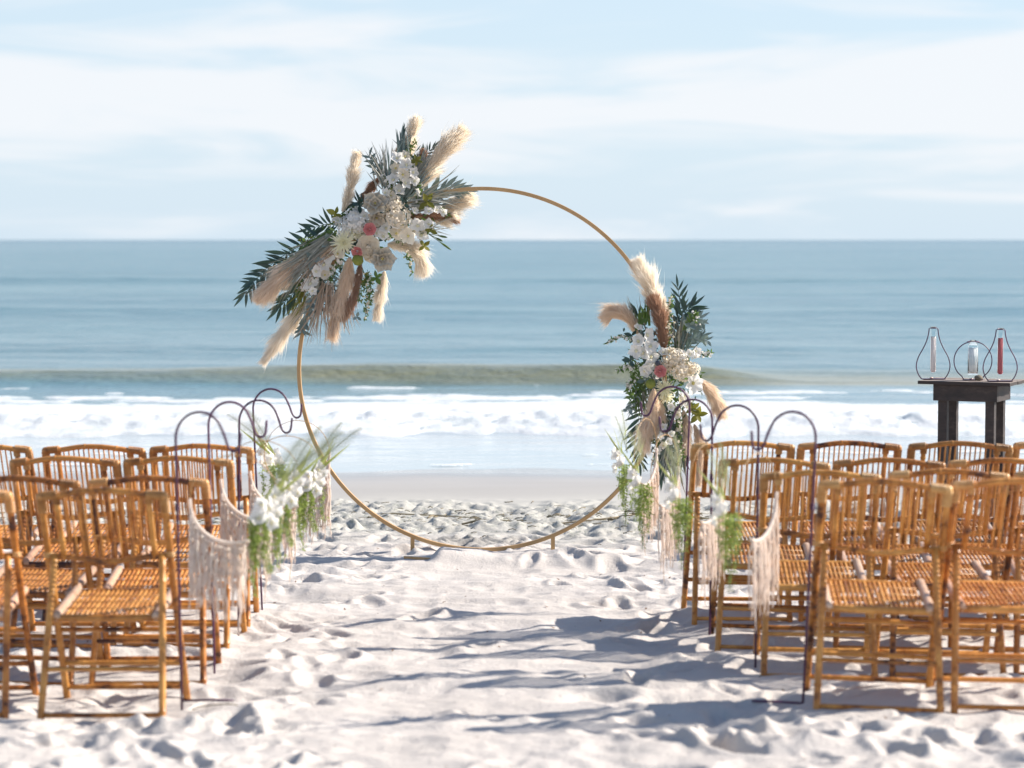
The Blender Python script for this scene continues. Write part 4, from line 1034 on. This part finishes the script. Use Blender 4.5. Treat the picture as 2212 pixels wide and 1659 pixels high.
for (x, y, r_, m_) in ((520, 700, 76, 0), (570, 760, 78, 0), (470, 730, 50, 0), (560, 680, 52, 1), (640, 760, 48, 0)):
    flowerhead(C(x, y, -0.09), r_ * ZP, HYD[m_], "hydrangea", arr2)
flowerhead(C(460, 880, -0.12), 74 * ZP, MUM, "chrysanthemum", arr2, V(-0.2, -1, -0.1)); flowerhead(C(470, 930, -0.10), 54 * ZP, MUM, "chrysanthemum", arr2, V(0, -1, -0.6))
flowerhead(C(432, 770, -0.15), 38 * ZP, ROSE, "rose", arr2, V(-0.1, -1, 0.05))
put("dark_berry", MB().blob((0, 0, 0), 18 * ZP, 0.03, 10, 8).mesh("dark_berry", "dark_berry"), arr2, Matrix.Translation(C(415, 716, -0.15)))
blossom(C(640, 845, -0.13), 82 * ZP, arr2, "mag", "magnolia", V(0.4, -1, -0.1), 6)
put("moss_ball", MB().blob((0, 0, 0), 32 * ZP, 0.06, 14, 10).mesh("moss_ball", "moss_pod"), arr2, Matrix.Translation(C(370, 850, -0.12)))
for (x, y, r_, mt, n_) in ((670, 1050, 62, "olive_leaf", 5), (640, 1010, 50, "olive_leaf", 4), (610, 680, 40, "olive_leaf", 3), (330, 830, 55, "sage_leaf", 3), (380, 830, 50, "sage_leaf", 3), (240, 930, 36, "green_leaf", 4), (250, 540, 50, "palm_green", 3), (690, 900, 36, "palm_green", 3),
                           (240, 700, 50, "palm_green", 3), (300, 450, 60, "green_leaf", 3), (620, 480, 50, "sage_leaf", 4)):
    leaves(C(x, y, -0.08), r_ * ZP * 1.1, mt, arr2, n_, a0=rd.uniform(0, 6))
for i, (pth, n_, mt, r_) in enumerate((([(260, 560), (180, 545), (85, 590)], 22, "white_petal", 0.012), ([(300, 740), (230, 740), (160, 765)], 22, "white_petal", 0.012), ([(280, 800), (240, 850), (215, 880)], 18, "white_petal", 0.011), ([(620, 660), (690, 660), (765, 650)], 20, "white_petal", 0.015),
                                       ([(490, 640), (490, 450), (500, 290)], 34, "cream_petal", 0.010), ([(500, 950), (540, 1060), (560, 1150)], 28, "cream_petal", 0.012), ([(440, 1100), (430, 1200), (420, 1300)], 26, "white_petal", 0.011), ([(540, 1150), (560, 1250), (580, 1330)], 18, "cream_petal", 0.009),
                                       ([(640, 480), (660, 420), (650, 390)], 12, "white_petal", 0.010), ([(560, 930), (620, 960), (650, 1040)], 20, "white_petal", 0.011))):
    sprig([C(x, y, -0.06) for x, y in pth], arr2, n=n_, mat=mt, r=r_, spread=0.016, seed=40 + i, lr=0.03, lmat="green_leaf")

# ------------------------------------------------------------------ shepherd's hooks
hook = empty("shepherd_hook", label="black iron shepherd's hook", cat="garden hook")
HH = 1.10
arc = [V(0, 0, -0.12), V(0, 0, 0.3), V(0, 0, 0.7), V(0, 0, HH - 0.115)]
cx, r0 = 0.088, 0.088
arc += [V(cx - r0 * math.cos(a), 0, HH - r0 * 1.12 + r0 * 1.12 * math.sin(a)) for a in np.linspace(0.12, math.pi * 0.80, 12)]
arc += crom([arc[-1], V(0.178, 0, HH - 0.086), V(0.190, 0, HH - 0.125), V(0.203, 0, HH - 0.143), V(0.217, 0, HH - 0.146), V(0.230, 0, HH - 0.135), V(0.235, 0, HH - 0.112), V(0.238, 0, HH - 0.078)], 4)[1:]
MB().tube(arc, 0.0049, 8).build("hook_rod", "black_iron", hook)
MB().tube([V(0, 0, 0.004), V(0.10, 0, 0.006), V(0.19, -0.005, 0.004)], 0.0050, 6).build("foot_prong", "black_iron", hook)
w = MB()
for k in range(5): w.tube([V(0.0070 * math.cos(a), 0.0070 * math.sin(a), HH - 0.36 + 0.005 * k) for a in np.linspace(0, 2 * math.pi, 9)], 0.0024, 5, False)
w.build("joint_sleeve", "black_iron", hook)
hook_tree = tree_of(hook)
HOOK_TIP = V(0.212, 0, HH - 0.150)

# ------------------------------------------------------------------ macrame ring with flowers
RR = 0.162
deco = empty("macrame_ring", label="ring hung with macrame", cat="hanging decoration")
n = 60
MB().tube([V(RR * math.sin(a), 0, -RR + RR * math.cos(a)) for a in np.linspace(0, 2 * math.pi, n)], 0.0018, 6, False).build("ring", "gold_paint", deco)
MB().tube([V(0, 0, 0.016), V(0.004, 0, 0.006), V(0, 0, -0.002)], 0.002, 5).build("hanging_loop", "cotton_cord", deco)
def rp(a): return V(RR * math.sin(a), 0, -RR + RR * math.cos(a))
MB().tube([rp(a) for a in np.linspace(R(160), R(272), 26)], [0.0068 * (1 + 0.12 * math.sin(i * 2.2)) for i in range(26)], 8).build("cord_wrap", "cotton_cord", deco)
mb = MB(); q = random.Random(12)
for k in range(46):
    a = R(166 + 100 * (k + q.uniform(-.4, .4)) / 45); p = rp(a)
    L = (0.225 + 0.03 * math.sin(k * 0.45)) * q.uniform(0.82, 1.05) + 0.10 * max(0.0, -p.x / RR - 0.45)
    if k % 7 == 3: L *= 1.22
    ph = q.random() * 6; amp = q.uniform(0.002, 0.006); y0 = q.uniform(-0.014, 0.014); lean = q.uniform(-0.012, 0.012)
    pts = []
    for i in range(15):
        t = i / 14
        pts.append(p + V(amp * math.sin(ph + t * 9 + 3 * t * t) + lean * t, y0 * min(1, t * 4) + 0.5 * amp * math.cos(ph * 2 + t * 11), -L * t))
    mb.tube(pts, [0.0034 * (1.25 if (i + k) % 5 == 2 else 1.0) * (1 - 0.3 * (i > 12)) for i in range(15)], 5)
    for j in range(3): mb.tube([pts[-1], pts[-1] + V(q.uniform(-.008, .008), q.uniform(-.006, .006), -q.uniform(0.02, 0.05))], [0.0016, 0.0008], 4, False)
for row in range(3):                       # knotted lattice that joins the cords
    for k in range(26):
        a = R(168 + 96 * (k + 0.5 * (row % 2)) / 26); p = rp(a) + V(q.uniform(-.003, .003), q.uniform(-.014, .006), -0.022 - 0.042 * row)
        mb.blob(p, 0.0050, 0.2, 6, 4, seed=row * 30 + k)
        a2 = R(168 + 96 * (k + 0.5 * (row % 2) + 0.9) / 26)
        mb.tube([p, (p + rp(a2) + V(0, 0, -0.022 - 0.042 * row)) / 2 + V(0, -0.004, -0.016), rp(a2) + V(0, 0, -0.026 - 0.042 * row)], 0.0024, 4, False)
mb.build("macrame_fringe", "cotton_cord", deco)
fc = V(0.112, -0.085, -0.190)
for (dx, dy_, dz, r_) in ((0, 0, 0, 0.052), (0.022, -0.01, 0.045, 0.046), (-0.034, -0.015, -0.034, 0.048), (0.036, 0.02, -0.022, 0.044), (-0.022, -0.03, 0.018, 0.040), (0.012, -0.02, -0.048, 0.040), (0.05, 0.0, 0.02, 0.032)):
    blossom(fc + V(dx, dy_, dz), r_ * 0.88, deco, "white", "orchid", V(rd.uniform(-.7, .7), -1, rd.uniform(-.3, .6)))
mb = MB(); q = random.Random(31)
for s in range(12):
    b = fc + V(q.uniform(-0.055, 0.05), q.uniform(-0.01, 0.05), -0.03); L = q.uniform(0.10, 0.22) if s else 0.29; ph = q.random() * 6
    pts = [b + V(0.012 * math.sin(ph + 5 * t) * t, 0.01 * math.cos(ph + 4 * t) * t, -L * t) for t in np.linspace(0, 1, 9)]
    mb.tube(pts, 0.0012, 4)
    for k in range(int(L * 520)):
        t = q.random() ** 0.8; p = b + V(0.012 * math.sin(ph + 5 * t) * t, 0.01 * math.cos(ph + 4 * t) * t, -L * t)
        d = V(q.gauss(0, 1), q.gauss(0, 1), q.gauss(-0.5, 0.6)); ln = 0.013 * (1.2 - 0.5 * t) * q.uniform(0.6, 1.5); p = p + V(q.gauss(0, 0.006), q.gauss(0, 0.006), 0)
        mb.leaf(p, d, V(q.uniform(-1, 1), -1, q.uniform(-1, 1)), ln, ln * 0.4, 2, 0.1, 0.1, 0.1, 0.9)
mb.build("trailing_greenery", "trailing_green", deco)
mb = MB(); q = random.Random(33)
for k in range(6):
    tip = V(0.10 + q.gauss(0.02, 0.035), q.gauss(-.02, 0.03), 0.0) ; b = fc + V(q.uniform(-.02, .02), 0, 0.02)
    d = V(0.62 + q.gauss(0, 0.34), q.gauss(-.05, 0.2), 0.85)
    mb.leaf(b, d, V(q.uniform(-.6, .6), -1, 0.2), q.uniform(0.08, 0.23), 0.011, 8, q.uniform(-0.3, 0.25), 0.35, 0.03, 0.7)
mb.build("grass_blades", "bright_blade", deco)
for j, (dx, dz, Lf) in enumerate(((0.75, 0.90, 0.265), (0.40, 1.0, 0.27))):
    b = fc + V(0, 0.03, 0.03); mb = MB(); q = random.Random(50 + j)
    pts = [b + V(dx * Lf * t + 0.10 * Lf * t * t, 0.02 * t, dz * Lf * (t - 0.18 * t * t)) for t in np.linspace(0, 1, 14)]
    mb.tube(pts, [0.0018 * (1 - 0.7 * i / 13) for i in range(14)], 5)
    for k in range(84):
        t = 0.2 + 0.8 * k / 84; f = t * 12.99; i = int(f); p = pts[i].lerp(pts[i + 1], f - i); tg = (pts[i + 1] - pts[i]).normalized(); sdv = tg.cross(V(0, -1, 0)) * (1 if k % 2 else -1)
        d = (tg * 0.8 + sdv + V(0, q.gauss(0, .15), 0)).normalized(); ln = 0.055 * math.sin(math.pi * (0.15 + 0.82 * t)) ** 0.8 * q.uniform(.8, 1.1); w_ = d.cross(V(0, -1, 0)).normalized() * 0.0011
        mb.add([p - w_, p + w_, p + d * ln + V(0, 0, -0.1 * ln)], [(0, 1, 2)])
    mb.build("feather_plume", "feather_green", deco)
deco_tree = tree_of(deco)

#        pole px(top), apex y, distance, foot px, side, decor rotation
HK = [('L', 378, 893, 8.81, 392, 12), ('L', 449, 871, 9.84, 463, 5), ('L', 517, 866, 10.86, 515, 10), ('L', 545, 843, 11.80, 567, 196),
      ('R', 1765, 893, 8.90, 1735, 238), ('R', 1639, 878, 9.87, 1632, 241), ('R', 1539, 865, 10.84, 1533, 244), ('R', 1491, 838, 11.75, 1474, 247)]
first = True
for i, (sd, px, py, Y, fx_, dr) in enumerate(HK):
    foot = P(fx_, 1400, Y).x; topx = P(px, 900, Y).x
    apz = P(px, py, Y).z + 0.004
    h = hook if first else copy_tree(hook_tree)
    z = apz - HH
    h.location = (foot, Y, z)
    lean = math.atan2(topx - foot, HH)
    s = 1 if sd == 'L' else -1
    rz = 0 if s == 1 else math.pi
    h.rotation_euler = (0, lean * s, rz)
    row = ordn[(i % 4) + 1] if i % 4 else "nearest the camera"
    side_t = "left" if sd == 'L' else "right"
    h["label"] = "black iron shepherd's hook on the %s of the aisle, %s" % (side_t, ("nearest the camera", "second from the camera", "third from the camera", "farthest, nearest the arch")[i % 4])
    h["group"] = "shepherd's hooks lining the aisle"
    for ch in kids(h):
        if ch.name.startswith("foot_prong"):
            if i % 4: bpy.data.objects.remove(ch)
            else: ch.location.z = float(max(sand_z(foot + s * t, Y) for t in (0.0, 0.06, 0.12, 0.18))) - z + 0.001
    M = Matrix.Translation(h.location) @ h.rotation_euler.to_matrix().to_4x4()
    tip = M @ HOOK_TIP
    d = deco if first else copy_tree(deco_tree)
    d.location = tip + V(0, 0, -0.010)
    d.rotation_euler = (0, 0, R(dr))
    d["label"] = "macrame ring with white orchids and greenery on the %s hook %s" % (side_t, ("nearest the camera", "second from the camera", "third from the camera", "nearest the arch")[i % 4])
    d["group"] = "macrame rings hanging from the aisle hooks"
    first = False

# ------------------------------------------------------------------ dark wooden table with the unity-sand frames
TY = R(-26)
tl = P(1982, 822, 14.85); top_z = tl.z
ux = V(math.cos(TY), math.sin(TY), 0); uy = V(-math.sin(TY), math.cos(TY), 0)
TW, TD = 0.575, 0.40
tc_ = V(tl.x, 14.85, 0) + ux * TW / 2 + uy * TD / 2
gz = float(sand_z(tc_.x, tc_.y))
tab = empty("wooden_table", (tc_.x, tc_.y, gz), TY, "tall dark wooden table with planked top behind the right chairs", "table")
th = top_z - gz
def bev(o, w=0.003):
    b = o.modifiers.new("bevel", 'BEVEL'); b.width = w; b.segments = 2; return o
for k in range(4):
    bev(MB().box((0, -TD / 2 + TD / 8 + TD / 4 * k, th - 0.011 + 0.001 * (k % 2)), TW - 0.006 * (k % 2), TD / 4 - 0.004, 0.021).build("top_plank", "table_top", tab, False))
aw, ad = 0.40, 0.30
for (x, y, sx, sy) in ((0, -ad / 2, aw, 0.022), (0, ad / 2, aw, 0.022), (-aw / 2 + 0.011, 0, 0.022, ad - 0.024), (aw / 2 - 0.011, 0, 0.022, ad - 0.024)):
    bev(MB().box((x, y, th - 0.022 - 0.051), sx, sy, 0.10).build("apron_board", "dark_wood", tab, False))
for sx in (-1, 1):
    for sy in (-1, 1):
        bev(MB().box((sx * (aw / 2 - 0.052), sy * (ad / 2 - 0.040), (th - 0.03) / 2 - 0.05), 0.056, 0.052, th - 0.03 + 0.1).build("leg", "dark_wood", tab, False))
for y in (-1, 1):
    bev(MB().box((0, y * (ad / 2 - 0.040), 0.16), aw - 0.162, 0.04, 0.05).build("stretcher", "dark_wood", tab, False))
U = 0.000492
def on_table(px, lift=0.0, back=0.0):
    """a point on the table top below picture column px, 'back' metres behind the near edge"""
    b0 = V(tl.x, 14.85, 0) + uy * back
    k = (px - 1106) / FPX
    # (b0 + ux*s).x = k * (b0 + ux*s).y
    s = (k * b0.y - b0.x) / (ux.x - k * ux.y); p = b0 + ux * s
    return V(p.x, p.y, top_z + lift + 0.0015)
def vase(px, back, prof, label, fill, tube_r, t0, t1, f0, f1, name="wire_frame_vase", bottle=False, topw=52):
    c = on_table(px, 0, back); o = empty(name, c, R(3), label, "vase")
    hp = crom([V(x * U, 0, z * U) for x, z in prof], 6)
    loop = [V(-p.x, 0, p.z) for p in hp][::-1]
    MB().tube(hp, 0.0034, 6).build("wire", "black_iron", o)
    MB().tube(loop, 0.0034, 6).build("wire", "black_iron", o)
    zt = prof[-1][1] * U
    MB().tube([V(tube_r * 1.12 * math.cos(a), tube_r * 1.12 * math.sin(a), zt) for a in np.linspace(0, 2 * math.pi, 19)], 0.0028, 6, False).build("collar", "black_iron", o)
    bw = prof[0][0] * U
    bev(MB().box((0, 0, 0.003), bw * 2 + 0.006, 0.045, 0.005).build("base_plate", "black_iron", o, False), 0.001)
    MB().blob((-0.01, 0, 0.009), 0.011, 0.1, 8, 6, (1, 1, 0.5)).build("shell", "shell", o)
    if bottle:
        r = tube_r; pr = [(0, t0), (r * 0.92, t0), (r, t0 + 0.006), (r, t1 - 0.035), (r * 0.8, t1 - 0.02), (r * 0.62, t1 - 0.014), (r * 0.62, t1), (r * 0.55, t1), (r * 0.55, t1 - 0.013), (r * 0.9, t1 - 0.037), (r * 0.9, t0 + 0.007), (0, t0 + 0.005)]
    else:
        r = tube_r; pr = [(0, t0), (r * 0.6, t0 + 0.003), (r * 0.95, t0 + 0.012), (r, t0 + 0.022), (r, t1 - 0.004), (r * 1.15, t1), (r * 1.05, t1 + 0.001), (r * 0.88, t1 - 0.005), (r * 0.88, t0 + 0.02), (r * 0.5, t0 + 0.008), (0, t0 + 0.006)]
    MB().lathe(pr, seg=24).build("glass_tube", "clear_glass", o)
    rf = r * (0.86 if not bottle else 0.895)
    fz = MB().lathe([(0, f0), (rf * 0.6, f0 + 0.002), (rf, f0 + 0.012), (rf, f1), (0, f1 + 0.001)], seg=24).build("sand_fill", fill, o)
    return o
pv = [(143, 4), (185, 60), (212, 140), (210, 210), (185, 290), (135, 380), (92, 470), (66, 560), (54, 645)]
vase(2017, 0.14, pv, "wire frame vase left on the table, its glass tube filled with pale pink sand", "blush_sand", 0.0178, 0.042, 0.325, 0.046, 0.265)
pc = [(112, 4)] + [(240 * math.sin(a), 244 - 240 * math.cos(a)) for a in np.linspace(0.62, 2.95, 9)] + [(38, 484)]
vase(2103, 0.16, pc, "round wire frame vase mid table holding a clear bottle of layered white sand", "layered_sand", 0.032, 0.034, 0.246, 0.042, 0.200, bottle=True)
vase(2162, 0.10, pv, "wire frame vase on the right of the table, glass tube of red sand", "red_sand", 0.0178, 0.042, 0.325, 0.046, 0.265)
c = on_table(2115, 0.018, 0.11)
o = put("stone", MB().blob((0, 0, 0), 0.022, 0.16, 9, 7, (1.15, 0.8, 0.8), 4).mesh("stone", "rock"), None, Matrix.Translation(c)); tag(o, "small brown rough stone lying on the table before the clear bottle", "stone")

# ------------------------------------------------------------------ beach litter
def reed(p0, p1, r, bow, label, seed):
    q = random.Random(seed); n = 12; pts = []
    for i in range(n):
        t = i / (n - 1); x = p0[0] + (p1[0] - p0[0]) * t; y = p0[1] + (p1[1] - p0[1]) * t + bow * math.sin(math.pi * t)
        pts.append(V(x, y, float(sand_z(x, y)) + r * 0.9 + q.uniform(0, 0.012)))
    for _ in range(2): pts = [pts[0]] + [(pts[i - 1] + pts[i] * 2 + pts[i + 1]) / 4 + V(0, 0, 0.003) for i in range(1, n - 1)] + [pts[-1]]
    o = MB().tube(pts, [r * (1 - 0.5 * i / n) for i in range(n)], 6).build("reed_stalk", "driftwood"); tag(o, label, "reed")
    return o
reed((-1.02, 17.4), (-0.10, 17.0), 0.007, 0.1, "thin dead reed lying behind the left part of the hoop base", 1)
reed((-0.35, 16.8), (0.75, 16.9), 0.008, -0.1, "long dead reed on the sand behind the middle of the hoop", 2)
reed((0.45, 17.3), (1.35, 17.0), 0.007, 0.15, "dead reed on the sand running into the wrack pile at the right", 3)
reed((-0.60, 17.15), (-0.48, 17.55), 0.006, 0.0, "short reed sticking across the longer one behind the hoop", 4)
reed((-1.17, 8.76), (-0.88, 8.72), 0.003, 0.0, "thin twig on the sand by the nearest left hook", 5)
mb = MB(); q = random.Random(77)
for k in range(1500):
    if k < 170: x, y = q.gauss(1.1, 0.28), q.gauss(17.1, 0.13)
    else: x, y = q.uniform(-4.4, 4.4), q.gauss(17.2, 0.55)
    z = float(sand_z(x, y)) + (abs(q.gauss(0, 0.02)) if k < 170 else 0.004); a = q.gauss(0, 0.5); L = q.uniform(0.02, 0.16 if k < 170 else 0.08)
    mb.tube([V(x, y, z), V(x + L / 2 * math.cos(a), y + L / 2 * math.sin(a), z + q.uniform(0, .012)), V(x + L * math.cos(a), y + L * math.sin(a), z + q.uniform(-.003, .01))], q.uniform(0.0012, 0.0038), 4)
tag(mb.build("wrack_line", "wrack"), "broken reeds and dry seaweed scattered behind the arch", "beach wrack", kind="stuff")
mb = MB()
for k in range(150):
    y = q.uniform(7.6, 15.5); x = q.uniform(-1, 1) * 0.2 * y; z = float(sand_z(x, y)) + 0.003
    s = q.uniform(0.003, 0.013); a = q.random() * 6
    mb.leaf(V(x, y, z), V(math.cos(a), math.sin(a), 0.15), V(0, -0.3, 1), s * 2, s, 3, 0.2, 0.2)
tag(mb.build("leaf_litter", "leaf_litter"), "tiny brown leaf and shell scraps scattered over the aisle sand", "leaf litter", kind="stuff")
